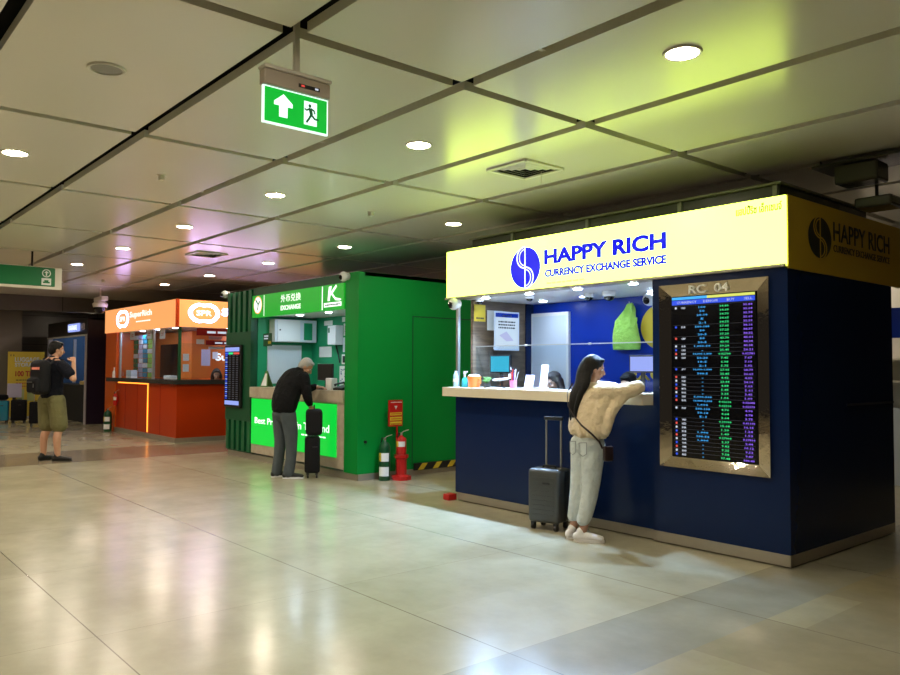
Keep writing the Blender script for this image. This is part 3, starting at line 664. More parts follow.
bullet((-6.77, KY+0.01, 2.265), 'white round camera under the left end of the yellow sign')
bullet((-4.72, 6.75, 2.24), 'white camera on the blue back wall beside the hanging green bag')
def lathe_obj(name, loc, prof, m_, label, cat, group=None, extra=None):
    t = empty(name, loc, 0, label, cat, group)
    MB().lathe((0, 0, 0), prof, 16).build('body', m_, t, smooth=True, local=True)
    for nm, pr, mm in (extra or []): MB().lathe((0, 0, 0), pr, 14).build(nm, mm, t, smooth=True, local=True)
    return t
lathe_obj('water_bottle', (-6.84, 5.90, CT), [(0.030, 0), (0.032, 0.01), (0.032, 0.12), (0.028, 0.145), (0.012, 0.17)], 'clearp', 'clear plastic water bottle at the left end of the cream counter', 'bottle', None, [('cap', [(0.014, 0.17), (0.014, 0.188)], 'white'), ('paper_label', [(0.0328, 0.06), (0.0328, 0.10)], 'paper')])
t = lathe_obj('sanitizer_bottle', (-6.74, 5.95, CT), [(0.032, 0), (0.034, 0.01), (0.034, 0.085), (0.022, 0.105), (0.012, 0.115)], 'teal', 'pump bottle with teal liquid beside the water bottle', 'bottle', None, [('pump', [(0.012, 0.115), (0.012, 0.15), (0.018, 0.155), (0.018, 0.185)], 'white')])
MB().box(0, 0.045, -0.006, 0.006, 0.172, 0.186).build('nozzle', 'white', t, local=True)
t = lathe_obj('plastic_basket', (-6.60, 5.97, CT), [(0.062, 0), (0.068, 0.02), (0.076, 0.10), (0.082, 0.115), (0.078, 0.13)], 'orange_plastic', 'bright orange plastic tub standing on the cream counter', 'tub', None, [('lid', [(0.07, 0.13), (0.06, 0.145), (0.02, 0.15)], 'white')])
MB().tube([(0.07, 0, 0.10), (0.11, 0, 0.09), (0.11, 0, 0.05), (0.07, 0, 0.04)], 0.008, 6).build('handle', 'orange_plastic', t, local=True, smooth=True)
t = lathe_obj('plant_pot', (-6.42, 6.0, CT), [(0.035, 0), (0.045, 0.05)], 'black', 'small dark pot with green plant beside the orange tub', 'potted plant')
b = MB()
for k in range(16):
    a = k*2.4; r = 0.02+0.03*random.random(); h_ = 0.07+0.05*random.random()
    b.tube([(0.01*math.cos(a), 0.01*math.sin(a), 0.05), (r*math.cos(a), r*math.sin(a), h_), (1.5*r*math.cos(a), 1.5*r*math.sin(a), h_+0.01)], [0.003, 0.009, 0.001], 5)
b.build('leaves', 'leafg', t, local=True)
t = empty('model_aeroplane', (-6.22, 6.03, CT), 0.5, 'small white model aeroplane on a stand on the cream counter', 'model aeroplane')
MB().lathe((0, 0, 0), [(0.05, 0), (0.05, 0.008), (0.006, 0.012), (0.005, 0.07)], 16).build('stand', 'black', t, local=True)
pl = MB().tube([(-0.10, 0, 0.085), (-0.08, 0, 0.088), (0.0, 0, 0.095), (0.08, 0, 0.105), (0.11, 0, 0.112)], [0.004, 0.014, 0.016, 0.012, 0.003], 12).build('fuselage', 'white', t, local=True, smooth=True)
MB().add([(-0.03, 0, 0.09), (0.03, 0, 0.095), (0.055, 0.11, 0.10), (0.035, 0.11, 0.10), (0.055, -0.11, 0.10), (0.035, -0.11, 0.10), (-0.03, 0, 0.084), (0.03, 0, 0.089)], [(0, 1, 2, 3), (0, 1, 4, 5), (6, 7, 2, 3), (6, 7, 4, 5), (0, 6, 3), (0, 6, 5)]).build('wings', 'white', pl, local=True)
MB().box(0.085, 0.11, -0.002, 0.002, 0.11, 0.16).build('tail_fin', 'white', pl, local=True)
t = lathe_obj('pen_cup', (-6.0, 6.0, CT), [(0.036, 0), (0.042, 0.09), (0.038, 0.09), (0.033, 0.01)], 'pink', 'pink pen cup full of pens on the cream counter', 'pen cup')
for k, (dx, dy, h_, mm) in enumerate([(0.03, 0.01, 0.2, 'white'), (-0.04, 0, 0.22, 'white'), (0.06, 0.02, 0.17, 'white'), (0, 0.02, 0.19, 'purple_px'), (-0.01, -0.02, 0.17, 'red'), (0.02, -0.01, 0.16, 'blue'), (-0.02, 0.01, 0.2, 'redink')]):
    p_ = empty('pen', (-6.0, 6.0, CT+0.012), 0, None); p_['label'] = ['white pen leaning right in the pink cup, shorter', 'tallest white pen leaning left in the pink cup', 'white pen leaning farthest right in the pink cup', 'purple pen standing upright in the pink cup', 'red pen at the front of the pink cup', 'blue pen in the pink cup', 'dark red pen at the back of the pink cup'][k]; p_['category'] = 'pen'; p_['group'] = 'pens in the pink cup'
    MB().tube([(dx*0.25, dy*0.25, 0), (dx, dy, h_)], 0.005, 7).build('barrel', 'blue' if mm == 'purple_px' and False else ('lavpaper' if mm == 'purple_px' else mm), p_, local=True)
    MB().tube([(dx, dy, h_), (dx*1.12, dy*1.12, h_+0.02)], 0.006, 7).build('pen_cap', 'ink', p_, local=True)
def notice(name, rect, plane, d, m_, label, lines=(), cat='notice', th=0.006, frame=None, group=None, mt='ink'):
    a0, z0, a1, z1 = rect
    loc = ((a0+a1)/2, d, z0) if plane == 'front' else (d, (a0+a1)/2, z0)
    t = empty(name, loc, 0, label, cat, group)
    s_ = 1 if plane == 'front' else -1
    if frame:
        b = MB(); w = 0.02
        (b.box(a0-w, a1+w, d, d+th, z0-w, z1+w) if plane == 'front' else b.box(d-th, d, a0-w, a1+w, z0-w, z1+w)); b.build('frame', frame, t); d2 = d-s_*0.002
    else: d2 = d
    b = MB(); (b.box(a0, a1, d2, d2+th*0.6, z0, z1) if plane == 'front' else b.box(d2-th*0.6, d2, a0, a1, z0, z1)); pg = b.build('sheet', m_, t)
    for bd, r, mm in lines:
        text('print', bd, (a0+(a1-a0)*r[0], z0+(z1-z0)*r[1], a0+(a1-a0)*r[2], z0+(z1-z0)*r[3]), plane, d2, mm, pg, depth=0.001, res=1, bold=0.01)
    return t
t = notice('framed_notice', (6.42, 1.76, 6.80, 2.19), 'side', -6.72, 'paper', 'large framed notice with a blue header on the wood wall inside the navy kiosk', [('~1', (0.3, 0.905, 0.7, 0.96), 'yellow'), ('~3', (0.1, 0.55, 0.9, 0.8), 'ink')], frame='whitewall')
MB().box(-6.721, -6.717, 6.42, 6.80, 2.14, 2.19).build('header_strip', 'blue', t)
MB().box(-6.800, -6.719, 6.46, 6.76, 1.76, 1.78).build('bracket', 'white', t)
mdl = MB().add([(-6.716, 6.48, 1.92), (-6.716, 6.60, 1.97), (-6.716, 6.72, 1.86), (-6.716, 6.60, 1.85)], [(0, 1, 2, 3)]).build('picture', 'lavpaper', t)
notice('yellow_notice', (6.15, 2.08, 6.33, 2.28), 'side', -6.80, 'yellow', 'small yellow camera warning sticker at the top left inside the navy kiosk', [('~1', (0.15, 0.1, 0.85, 0.3), 'ink')])
notice('white_notice', (6.36, 1.98, 6.62, 2.22), 'side', -6.80, 'paper', 'plain white sheet on the wood wall behind the framed notice')
t = empty('counter_monitor', (-6.55, 6.35, CT), 0, 'small monitor with a bright teal picture at the left of the navy kiosk counter', 'monitor')
MB().rbox(-6.72, -6.38, 6.33, 6.36, 1.47, 1.68, 0.006).build('bezel', 'black', t)
MB().box(-6.70, -6.40, 6.324, 6.331, 1.485, 1.665).build('screen', 'tealscreen', t)
MB().box(-6.57, -6.53, 6.345, 6.365, CT, 1.48).build('stand', 'black', t)
MB().box(-6.63, -6.47, 6.31, 6.39, CT, CT+0.01).build('foot', 'black', t)
t = empty('tablet', (-4.38, 6.05, CT), 0, 'tablet with a lavender screen on a stand at the right end of the cream counter', 'tablet')
MB().rbox(-4.50, -4.22, 6.04, 6.055, 1.49, 1.655, 0.005).build('case', 'black', t)
MB().box(-4.485, -4.235, 6.036, 6.041, 1.505, 1.64).build('screen', 'lavscreen', t)
MB().box(-4.38, -4.34, 6.055, 6.07, CT, 1.5).build('stand', 'black', t); MB().box(-4.43, -4.29, 6.02, 6.10, CT, CT+0.01).build('foot', 'black', t)
def card_stand(x, y, z, w, h_, m_, label, grp='card stands on the cream counter', z0=CT):
    t = empty('card_stand', (x, y, z0), 0, label, 'card stand', grp)
    MB().add([(-w/2, 0.0, 0), (w/2, 0, 0), (w/2, 0.04, h_), (-w/2, 0.04, h_), (-w/2, 0.004, 0), (w/2, 0.004, 0), (w/2, 0.044, h_), (-w/2, 0.044, h_)], [(0, 1, 2, 3), (4, 5, 6, 7), (0, 1, 5, 4), (2, 3, 7, 6), (0, 3, 7, 4), (1, 2, 6, 5)]).build('card', m_, t, local=True)
    MB().box(-w/2, w/2, -0.01, 0.06, 0, 0.006).build('base', 'glass', t, local=True)
    return t
card_stand(-5.80, 6.02, 0, 0.13, 0.15, 'lavpaper', 'low lavender card stand right of the pink pen cup')
card_stand(-5.66, 6.1, 0, 0.10, 0.26, 'paper', 'tall white card stand beside the low lavender one')
card_stand(-4.98, 6.08, 0, 0.12, 0.12, 'lavscreen', 'small blue card stand left of the standing woman')
for k, (x, y) in enumerate([(-6.15, 5.86), (-5.72, 5.9), (-5.55, 5.95)]):
    tag(MB().box(x-0.07, x+0.07, y-0.05, y+0.05, CT, CT+0.012+0.006*k).build('leaflet_pile', 'paper'), ['thin pile of white leaflets left of the pink pen cup', 'pile of white leaflets before the card stands', 'thicker pile of white leaflets before the seated clerk'][k], 'leaflets', 'leaflet piles on the cream counter')
# hanging lime bag
t = empty('hanging_bag', (-5.27, 7.06, 1.72), 0, 'lime green cloth bag hanging on the blue back wall of the navy kiosk', 'bag')
b = MB().tube([(-5.30, 7.07, 1.735), (-5.30, 7.07, 1.80), (-5.31, 7.065, 1.92), (-5.31, 7.075, 2.04), (-5.28, 7.085, 2.12), (-5.25, 7.095, 2.20), (-5.25, 7.1, 2.26)], [0.185, 0.187, 0.165, 0.145, 0.10, 0.055, 0.015], 20, side=(1, 0, 0), r2=[0.02, 0.04, 0.05, 0.04, 0.025, 0.02, 0.01], sq=0.25)
for q in range(9):
    b.ell((-5.43+0.033*q+0.02*random.random(), 7.035, 1.82+0.22*random.random()), (0.012, 0.02, 0.07), Euler((0, 0.4*(random.random()-.5), 0)).to_matrix())
for q in (-1, 1): b.tube([(-5.28+q*0.05, 7.05, 2.05), (-5.27+q*0.055, 7.05, 2.14), (-5.25+q*0.02, 7.07, 2.25)], 0.016, 8)
organic('bag_body', b, 'lime', None, 0.012, 3).parent = t
t.children[-1].location = -t.location
MB().tube([(-5.27, 7.15, 2.25), (-5.27, 7.08, 2.25), (-5.27, 7.08, 2.27)], 0.006, 6).build('hook', 'alu', t)
t = empty('wall_clock', (-4.82, 7.14, 2.08), 0, 'pale blue oval plate at the upper right of the blue back wall', 'wall plate')
MB().prism([(-4.80+0.2*math.cos(2*PI*i/28), 2.2+0.10*math.sin(2*PI*i/28)) for i in range(28)], 'front', 7.138, 7.12).build('plate', 'whitewall', t)

# small red block and blue thing at left foot of the kiosk
tag(MB().rbox(-6.98, -6.87, 5.83, 5.95, 0, 0.07, 0.01).build('door_stop', 'red'), 'small red block on the floor at the left foot of the navy kiosk', 'block')

# ------------------------------------------------------------------ GREEN KIOSK
GX0_, GX1, GZ = -12.93, -8.80, 2.83
GK = empty('currency_kiosk', (-10.5, KY+1, 0), 0, 'green exchange kiosk with a lit green sign and beige counter', 'kiosk')
gy = KY-0.02
part('plinth', 'steel', GK, [(GX0_+0.06, GX1-0.0, gy+0.02, 8.6, 0.0, 0.09)])
part('side_wall', 'green', GK, [(GX1-0.05, GX1, gy, 8.6, 0.09, GZ-0.0)])
part('front_pillar', 'green', GK, [(-9.13, GX1-0.05, gy, gy+0.06, 0.09, GZ)])
part('front_pier', 'green_dark', GK, [(GX0_, -11.97, gy+0.03, gy+0.25, 0.09, GZ-0.03), (-11.97, -9.13, gy, gy+0.1, 2.70, GZ)])
for k in range(5):
    x = -12.86+k*0.20
    MB().box(x, x+0.11, gy-0.03, gy+0.03, 0.12, 0.62).build('slat', 'green_slat', GK); MB().box(x, x+0.11, gy-0.03, gy+0.03, 2.12, GZ-0.02).build('slat', 'green_slat', GK)
part('slat_panel', 'green_dark', GK, [(GX0_+0.01, -11.97, gy-0.02, gy+0.03, 0.62, 2.12)])
part('left_wall', 'green_int', GK, [(-12.0, -11.95, gy+0.1, 6.98, 0.1, 2.7)])
part('outer_left_wall', 'green_dark', GK, [(GX0_, GX0_+0.04, gy+0.25, 8.6, 0.09, GZ-0.03)])
part('back_wall', 'green_int', GK, [(-11.97, GX1-0.05, 6.98, 7.03, 0.1, 2.7)])
part('inner_ceiling', 'white', GK, [(-11.97, GX1-0.05, gy+0.1, 7.0, 2.38, 2.42)])
part('roof', 'green_dark', GK, [(GX0_, GX1, gy+0.1, 8.6, GZ-0.05, GZ-0.001)])
part('rear_wall', 'green_dark', GK, [(GX0_, GX1, 8.6, 8.65, 0.09, GZ)])
part('door_line', 'green_dark', GK, [(GX1-0.002, GX1+0.002, 6.77, 6.785, 0.1, 2.25), (GX1-0.002, GX1+0.002, 6.77, 8.2, 2.25, 2.265)])
MB().cyl((GX1, 5.97, 0.52), 0.02, 0.03, 'x', 12).build('lock', 'black', GK)
part('counter_body', 'marble', GK, [(-11.95, -9.14, gy-0.0, gy+0.1, 0.12, 1.03)])
part('counter_top', 'marble', GK, [(-11.97, -9.135, gy-0.03, gy+0.65, 1.03, 1.20)])
lp = part('light_panel', 'green_lit', GK, [(-11.93, -9.32, gy-0.012, gy+0.0, 0.27, 1.01)])
text('lettering', 'Best Provider', (-11.80, 0.61, -10.62, 0.71), 'front', gy-0.012, 'white_lit', lp, bold=0.01)
text('lettering', 'in Thailand', (-10.42, 0.60, -9.50, 0.71), 'front', gy-0.012, 'white_lit', lp, bold=0.01)
text('lettering', '~1', (-10.3, 0.51, -9.54, 0.55), 'front', gy-0.012, 'white_lit', lp, bold=0.004)
gs = part('sign_face', 'green_lit_dim', GK, [(-11.93, -9.135, gy-0.02, gy+0.06, 2.34, 2.70)])
text('lettering', '外币兑换', (-10.95, 2.535, -10.33, 2.655), 'front', gy-0.02, 'white_lit', gs, bold=0.0)
text('lettering', 'EXCHANGE', (-10.95, 2.41, -10.33, 2.485), 'front', gy-0.02, 'white_lit', gs, bold=0.02)
MB().box(-9.72, -9.70, gy-0.022, gy-0.02, 2.35, 2.69).build('divider', 'white_lit', gs); MB().box(-11.52, -11.505, gy-0.022, gy-0.02, 2.35, 2.69).build('divider', 'white_lit', gs)
kb = MB()
for poly in ([(-9.56, 2.47), (-9.51, 2.47), (-9.46, 2.68), (-9.53, 2.67)], [(-9.52, 2.56), (-9.34, 2.69), (-9.32, 2.66), (-9.47, 2.55)], [(-9.49, 2.58), (-9.35, 2.47), (-9.24, 2.46), (-9.20, 2.48), (-9.36, 2.51), (-9.45, 2.59)]): kb.prism(poly, 'front', gy-0.023, gy-0.02)
kb.build('letter_emblem', 'white_lit', gs)
cs = MB().box(-9.66, -9.20, gy-0.022, gy-0.02, 2.385, 2.445).build('caption_strip', 'white_lit', gs)
text('caption', '~1', (-9.64, 2.395, -9.22, 2.435), 'front', gy-0.022, 'green_dark', cs, res=1)
for r, m_, d_ in ((0.145, 'orange_lit', 0.022), (0.125, 'white_lit', 0.024)):
    MB().prism([(-11.73+r*math.cos(2*PI*i/28), 2.54+r*math.sin(2*PI*i/28)) for i in range(28)], 'front', gy-0.02, gy-d_).build('emblem_disc', m_, gs)
eb = MB()
for poly in ([(-11.74, 2.45), (-11.71, 2.45), (-11.70, 2.56), (-11.73, 2.56)], [(-11.73, 2.55), (-11.80, 2.60), (-11.81, 2.64), (-11.75, 2.61), (-11.715, 2.56)], [(-11.715, 2.53), (-11.66, 2.57), (-11.645, 2.62), (-11.69, 2.60), (-11.73, 2.55)]): eb.prism(poly, 'front', gy-0.026, gy-0.024)
eb.build('emblem_plant', 'sign_green', gs)
for x, y in ((-11.2, 6.3), (-10.3, 6.3), (-9.5, 6.3)):
    q = MB().lathe((x, y, 2.38), [(0.07, 0.0), (0.075, -0.006), (0.055, -0.010)], 20).build('spot_trim', 'white', GK, smooth=True)
    MB().lathe((x, y, 2.38), [(0.05, -0.0095), (0.05, -0.012)], 20).build('spot_diffuser', 'lamp_cool2', q)
bullet((-9.06, gy, 2.78), 'white round camera on the top corner of the green kiosk')
bullet((-12.93, gy+0.02, 2.80), 'white round camera at the top left corner of the green kiosk')
# display on the green kiosk
t = empty('rate_display', (-12.57, gy-0.03, 0.84), 0, 'narrow dark rate screen on the slatted left front of the green kiosk', 'display')
MB().rbox(-12.87, -12.24, gy-0.07, gy-0.02, 0.84, 1.90, 0.01, 1).build('bezel', 'black', t)
sc2 = MB().box(-12.84, -12.27, gy-0.074, gy-0.069, 0.87, 1.87).build('screen', 'void_screen', t)
for za in (0.88, 1.79): MB().box(-12.83, -12.28, gy-0.076, gy-0.074, za, za+0.07).build('header_bar', 'lavscreen', sc2)
b = MB()
for k in range(22):
    z = 0.98+k*0.0365
    b.box(-12.82, -12.74, gy-0.076, gy-0.074, z, z+0.018, k % 2); 
    for j, c in enumerate((2, 3, 3)): b.box(-12.68+j*0.14, -12.60+j*0.14, gy-0.076, gy-0.074, z, z+0.016, c)
b.box(-12.83, -12.70, gy-0.0765, gy-0.074, 1.74, 1.775, 0); b.box(-12.69, -12.52, gy-0.0765, gy-0.074, 1.74, 1.775, 4); b.box(-12.50, -12.28, gy-0.0765, gy-0.074, 1.74, 1.775, 5)
b.build('rate_rows', ['blue_px', 'lavscreen', 'line_px', 'line_px', 'green_px', 'red_px'], sc2)
# interior of green kiosk
t = empty('wall_cabinet', (-11.8, 6.5, 1.95), 0, 'white wall cabinet with half-open door high inside the green kiosk', 'cabinet')
MB().rbox(-11.95, -11.75, 6.15, 6.95, 1.95, 2.33, 0.006).build('body', 'whitewall', t)
MB().box(-11.75, -11.735, 6.20, 6.62, 1.96, 2.32).build('door', 'white', t)
MB().cyl((-11.735, 6.24, 2.15), 0.012, 0.015, 'x', 10).build('knob', 'black', t.children[-1])
MB().box(-11.75, -11.742, 6.70, 6.86, 1.99, 2.28).build('inner_panel', 'green_int', t)
tag(MB().box(-11.95, -11.93, 6.12, 6.76, 1.25, 1.90).build('wall_board', 'whitewall'), 'large pale grey board low on the left wall inside the green kiosk', 'board')
notice('green_notice', (-11.80, 1.87, -11.50, 2.08), 'front', gy+0.12, 'green_dark', 'small dark green and yellow notice at the left inside the green kiosk opening', [('~1', (0.55, 0.1, 0.9, 0.5), 'yellow'), ('~2', (0.08, 0.5, 0.6, 0.9), 'white_px')])
notice('white_notice', (-11.7, 1.70, -11.3, 1.88), 'front', 6.975, 'paper', 'white sheet on the green back wall under the wall cabinet')
notice('white_notice', (-11.55, 2.24, -11.28, 2.32), 'front', 6.975, 'paper', 'small white sheet high on the green back wall right of the cabinet')
t = empty('fuse_box', (-10.95, 6.9, 1.9), 0, 'white electrical box on the back wall at the right inside the green kiosk', 'electrical box')
MB().rbox(-11.20, -10.95, 6.83, 6.98, 1.90, 2.22, 0.01).build('case', 'white', t)
MB().box(-11.17, -11.13, 6.825, 6.832, 2.1, 2.18).build('switch', 'sign_green', t)
MB().tube([(-11.05, 6.9, 1.9), (-11.05, 6.95, 1.75), (-11.0, 6.95, 1.6)], 0.012, 6).build('cable', 'black', t)
for k, (x0, z0, x1, z1, mm, lb) in enumerate([(-10.93, 2.05, -10.70, 2.25, 'paper', 'white sheet right of the electrical box'), (-10.95, 1.78, -10.66, 2.02, 'whitewall', 'pale grey sheet under the one by the electrical box'), (-10.98, 1.58, -10.66, 1.74, 'paper', 'white poster with dark picture above the patterned board'), (-10.98, 2.28, -10.72, 2.36, 'paper', 'small white sheet at the top right of the green kiosk back wall')]):
    notice('wall_notice', (x0, z0, x1, z1), 'front', 6.975, mm, lb, [('~4', (0.1, 0.3, 0.9, 0.8), 'ink')] if k == 0 else ([('■', (0.08, 0.15, 0.45, 0.85), 'ink')] if k == 2 else []), group='notices in the green kiosk')
t = empty('patterned_board', (-10.83, 6.97, 1.25), 0, 'blue and white patterned board behind the green kiosk counter', 'board')
pb_ = MB().box(-11.02, -10.66, 6.96, 6.98, 1.22, 1.55); bd = pb_.build('board', 'paper', t)
b = MB()
for k in range(22): 
    x = -11.0+0.33*random.random(); z = 1.24+0.28*random.random(); b.box(x, x+0.03, 6.957, 6.96, z, z+0.02)
b.build('pattern', 'bluewin', bd)
CG = 1.20
t = empty('counter_monitor', (-10.2, 6.2, CG), 0, 'black monitor on the green kiosk counter beside the bending man', 'monitor')
MB().rbox(-10.35, -9.92, 6.14, 6.17, CG+0.13, CG+0.38, 0.008).build('back', 'black', t)
MB().box(-10.16, -10.10, 6.16, 6.19, CG, CG+0.2).build('stand', 'black', t); MB().box(-10.24, -10.02, 6.10, 6.25, CG, CG+0.01).build('foot', 'black', t)
tag(MB().rbox(-9.85, -9.68, 5.98, 6.08, CG, CG+0.17, 0.01).build('tissue_box', 'paper'), 'white box on the green kiosk counter right of the monitor', 'box')
t = empty('telephone', (-9.5, 6.05, CG), 0, 'black desk telephone on the green kiosk counter', 'telephone')
MB().add([(-9.62, 5.97, CG), (-9.40, 5.97, CG), (-9.40, 6.15, CG), (-9.62, 6.15, CG), (-9.62, 5.97, CG+0.03), (-9.40, 5.97, CG+0.03), (-9.40, 6.15, CG+0.08), (-9.62, 6.15, CG+0.08)], [(0, 1, 2, 3), (4, 5, 6, 7), (0, 1, 5, 4), (1, 2, 6, 5), (2, 3, 7, 6), (3, 0, 4, 7)]).build('base', 'black', t)
MB().tube([(-9.60, 5.98, CG+0.07), (-9.58, 6.0, CG+0.085), (-9.58, 6.12, CG+0.11), (-9.60, 6.15, CG+0.10)], [0.022, 0.014, 0.014, 0.022], 8).build('handset', 'black', t)
tag(MB().rbox(-10.05, -9.88, 5.90, 5.98, CG, CG+0.03, 0.005).build('card_reader', 'black'), 'flat dark card reader on the green kiosk counter', 'card reader')
t = empty('tent_card', (-11.72, 6.0, CG), 0.2, 'standing green-edged tent card at the left end of the green kiosk counter', 'card')
MB().add([(-0.10, -0.06, 0), (0.10, -0.06, 0), (0.03, 0, 0.26), (-0.03, 0, 0.26), (-0.10, 0.06, 0), (0.10, 0.06, 0)], [(0, 1, 2, 3), (4, 5, 2, 3)]).build('card', 'leafg', t, local=True)
MB().add([(-0.07, -0.0605, 0.02), (0.07, -0.0605, 0.02), (0.02, -0.012, 0.22), (-0.02, -0.012, 0.22)], [(0, 1, 2, 3)]).build('print', 'paper', t, local=True)

# ------------------------------------------------------------------ extinguishers by the green wall
def extinguisher(name, x, y, z, m_, label, stand=False, h_=0.42, r=0.065, grp=None):
    t = empty(name, (x, y, z), 0, label, 'fire extinguisher', grp)
    b = MB().lathe((0, 0, 0), [(r*0.95, 0), (r, 0.012), (r, h_*0.86), (r*0.85, h_*0.94), (r*0.45, h_), (r*0.28, h_+0.02)], 22).build('cylinder', m_, t, smooth=True, local=True)
    MB().lathe((0, 0, 0), [(0.018, h_+0.02), (0.018, h_+0.05), (0.012, h_+0.055)], 12).build('valve', 'alu', t, smooth=True, local=True)
    MB().tube([(0, 0, h_+0.05), (0.03, 0.02, h_+0.075), (0.10, 0.05, h_+0.10)], 0.006, 6).build('lever', 'alu', t, local=True)
    MB().tube([(0, -0.01, h_+0.04), (-0.05, -0.01, h_+0.05), (-r-0.015, 0, h_-0.05), (-r-0.015, 0, h_*0.45)], 0.009, 7).build('hose', 'black', t, local=True, smooth=True)
    for z0, z1, mm in ((h_*0.50, h_*0.72, 'paper'), (h_*0.12, h_*0.36, 'paper')) if not stand else ((h_*0.45, h_*0.75, 'paper'),):
        q = MB(); n = 10; a0 = math.radians(-105); a1 = math.radians(10)
        for i in range(n):
            u, v = a0+(a1-a0)*i/n, a0+(a1-a0)*(i+1)/n; R = r+0.0015
            q.add([(R*math.cos(u), R*math.sin(u), z0), (R*math.cos(v), R*math.sin(v), z0), (R*math.cos(v), R*math.sin(v), z1), (R*math.cos(u), R*math.sin(u), z1)], [(0, 1, 2, 3)], 1 if (i < 3 and z0 > h_*0.4) else 0)
        q.build('paper_label', ['paper', 'yellow'], t, local=True)
    return t
extinguisher('fire_extinguisher', -8.66, 6.20, 0, 'ext_green', 'dark green fire extinguisher standing on the floor beside the red one', h_=0.52, r=0.078)
t = empty('extinguisher_stand', (-8.58, 6.42, 0), 0, 'red floor stand with a red and yellow fire sign on a pole', 'stand')
MB().lathe((-8.58, 6.42, 0), [(0.14, 0), (0.14, 0.05), (0.10, 0.06), (0.075, 0.07), (0.075, 0.28), (0.10, 0.30), (0.10, 0.34)], 8).build('pedestal', 'red', t)
MB().box(-8.69, -8.675, 6.41, 6.43, 0.06, 0.72).build('pole', 'red', t)
MB().box(-8.68, -8.60, 6.40, 6.44, 0.04, 0.06).build('pole_foot', 'red', t)
pl_ = MB().box(-8.70, -8.675, 6.28, 6.51, 0.72, 1.08).build('sign_board', 'red', t)
MB().box(-8.675, -8.672, 6.295, 6.495, 0.74, 0.785).box(-8.675, -8.672, 6.295, 6.495, 0.80, 0.85).box(-8.675, -8.672, 6.295, 6.495, 0.87, 0.91).build('yellow_fields', 'yellow', pl_)
for z in (0.738, 0.808, 0.876): text('print', '~1', (6.31, z+0.004, 6.48, z+0.028), 'side', -8.672, 'red', pl_, depth=0.001, res=1)
text('print', '~1', (6.30, 1.04, 6.49, 1.06), 'side', -8.675, 'paper', pl_, depth=0.001, res=1)
text('print', '▼', (6.37, 0.95, 6.42, 1.0), 'side', -8.675, 'paper', pl_, depth=0.001, res=1)
extinguisher('fire_extinguisher', -8.58, 6.42, 0.342, 'red', 'red fire extinguisher held up on the red floor stand', True, h_=0.24, r=0.07)
t = empty('hazard_board', (-8.79, 7.3, 0.09), 0, 'black board with yellow diagonal stripes low on the green kiosk wall', 'hazard board')
hb = MB().box(-8.80, -8.77, 6.80, 7.95, 0.07, 0.17).build('board', 'black', t)
b = MB()
for k in range(4): 
    y = 6.86+k*0.27; b.prism([(y, 0.075), (y+0.10, 0.075), (y+0.18, 0.165), (y+0.08, 0.165)], 'side', -8.77, -8.768)
b.build('stripes', 'yellow', hb)

# ------------------------------------------------------------------ ORANGE KIOSK
OX0, OX1 = -19.95, -15.40
OK_ = empty('currency_kiosk', (-17.5, 7, 0), 0, 'orange exchange kiosk with orange lit signs and a dark worktop', 'kiosk')
oy = KY+0.03
part('plinth', 'steel', OK_, [(OX0+0.75, OX1, oy, 9.2, 0, 0.10)])
part('corner_pillar', 'orange', OK_, [(OX0, -19.15, oy, oy+0.5, 0.0, 2.33)])
part('counter_front', 'orange_dark', OK_, [(-19.15, OX1, oy+0.02, oy+0.1, 0.10, 1.17), (OX1-0.08, OX1, oy+0.1, 9.2, 0.10, 1.17)])
for x in (-18.5, -17.7, -16.3): part('counter_groove', 'darkred', OK_, [(x, x+0.015, oy+0.014, oy+0.02, 0.12, 1.13)])
part('light_strip', 'orange_strip', OK_, [(-19.0, -17.0, oy+0.005, oy+0.03, 1.14, 1.165), (-17.04, -17.0, oy+0.008, oy+0.02, 0.12, 1.14)])
part('counter_top', 'worktop_dark', OK_, [(-19.7, OX1+0.06, oy-0.06, oy+0.5, 1.17, 1.26), (OX1-0.5, OX1+0.06, oy+0.5, 9.2, 1.17, 1.26)])
part('back_wall', 'orange_int', OK_, [(OX0, -15.4, 9.1, 9.15, 0, 2.4), (-19.45, -19.4, 6.4, 9.1, 0, 2.4)])
part('inner_wall', 'orange_int', OK_, [(-19.4, -17.2, 6.9, 6.95, 1.26, 2.33)])
part('dark_panel', 'void_screen', OK_, [(-18.95, -17.75, 6.87, 6.895, 1.26, 2.05)])
part('header_inside', 'orange_int', OK_, [(-17.2, -17.1, 6.9, 7.3, 1.26, 2.33)])
part('inner_ceiling', 'white', OK_, [(OX0, OX1, oy+0.05, 9.15, 2.36, 2.40)])
part('roof', 'matte', OK_, [(OX0, OX1, oy+0.05, 9.15, 2.80, 2.84)])
for x, y in ((OX1-0.04, oy+0.08), (-19.1, oy+0.08), (-16.9, oy+0.08)): MB().box(x-0.025, x+0.025, y-0.025, y+0.025, 1.26, 2.36).build('post', 'green_dark' if x > -16 else 'alu', OK_)
MB().box(-19.1, OX1-0.04, oy+0.075, oy+0.08, 1.30, 2.33).build('glass_screen', 'glass', OK_)
MB().box(OX1-0.045, OX1-0.04, oy+0.1, 9.0, 1.30, 2.0).build('glass_screen', 'glass', OK_)
s1 = part('sign_face', 'orange_lit', OK_, [(OX0, OX1, oy-0.03, oy+0.03, 2.33, 2.88)])
s2 = part('sign_face', 'orange_lit', OK_, [(OX1-0.02, OX1+0.03, oy+0.03, 9.2, 2.33, 2.88)])
part('sign_corner', 'orange_dark', OK_, [(OX1, OX1+0.032, oy-0.032, oy+0.035, 2.32, 2.89)])
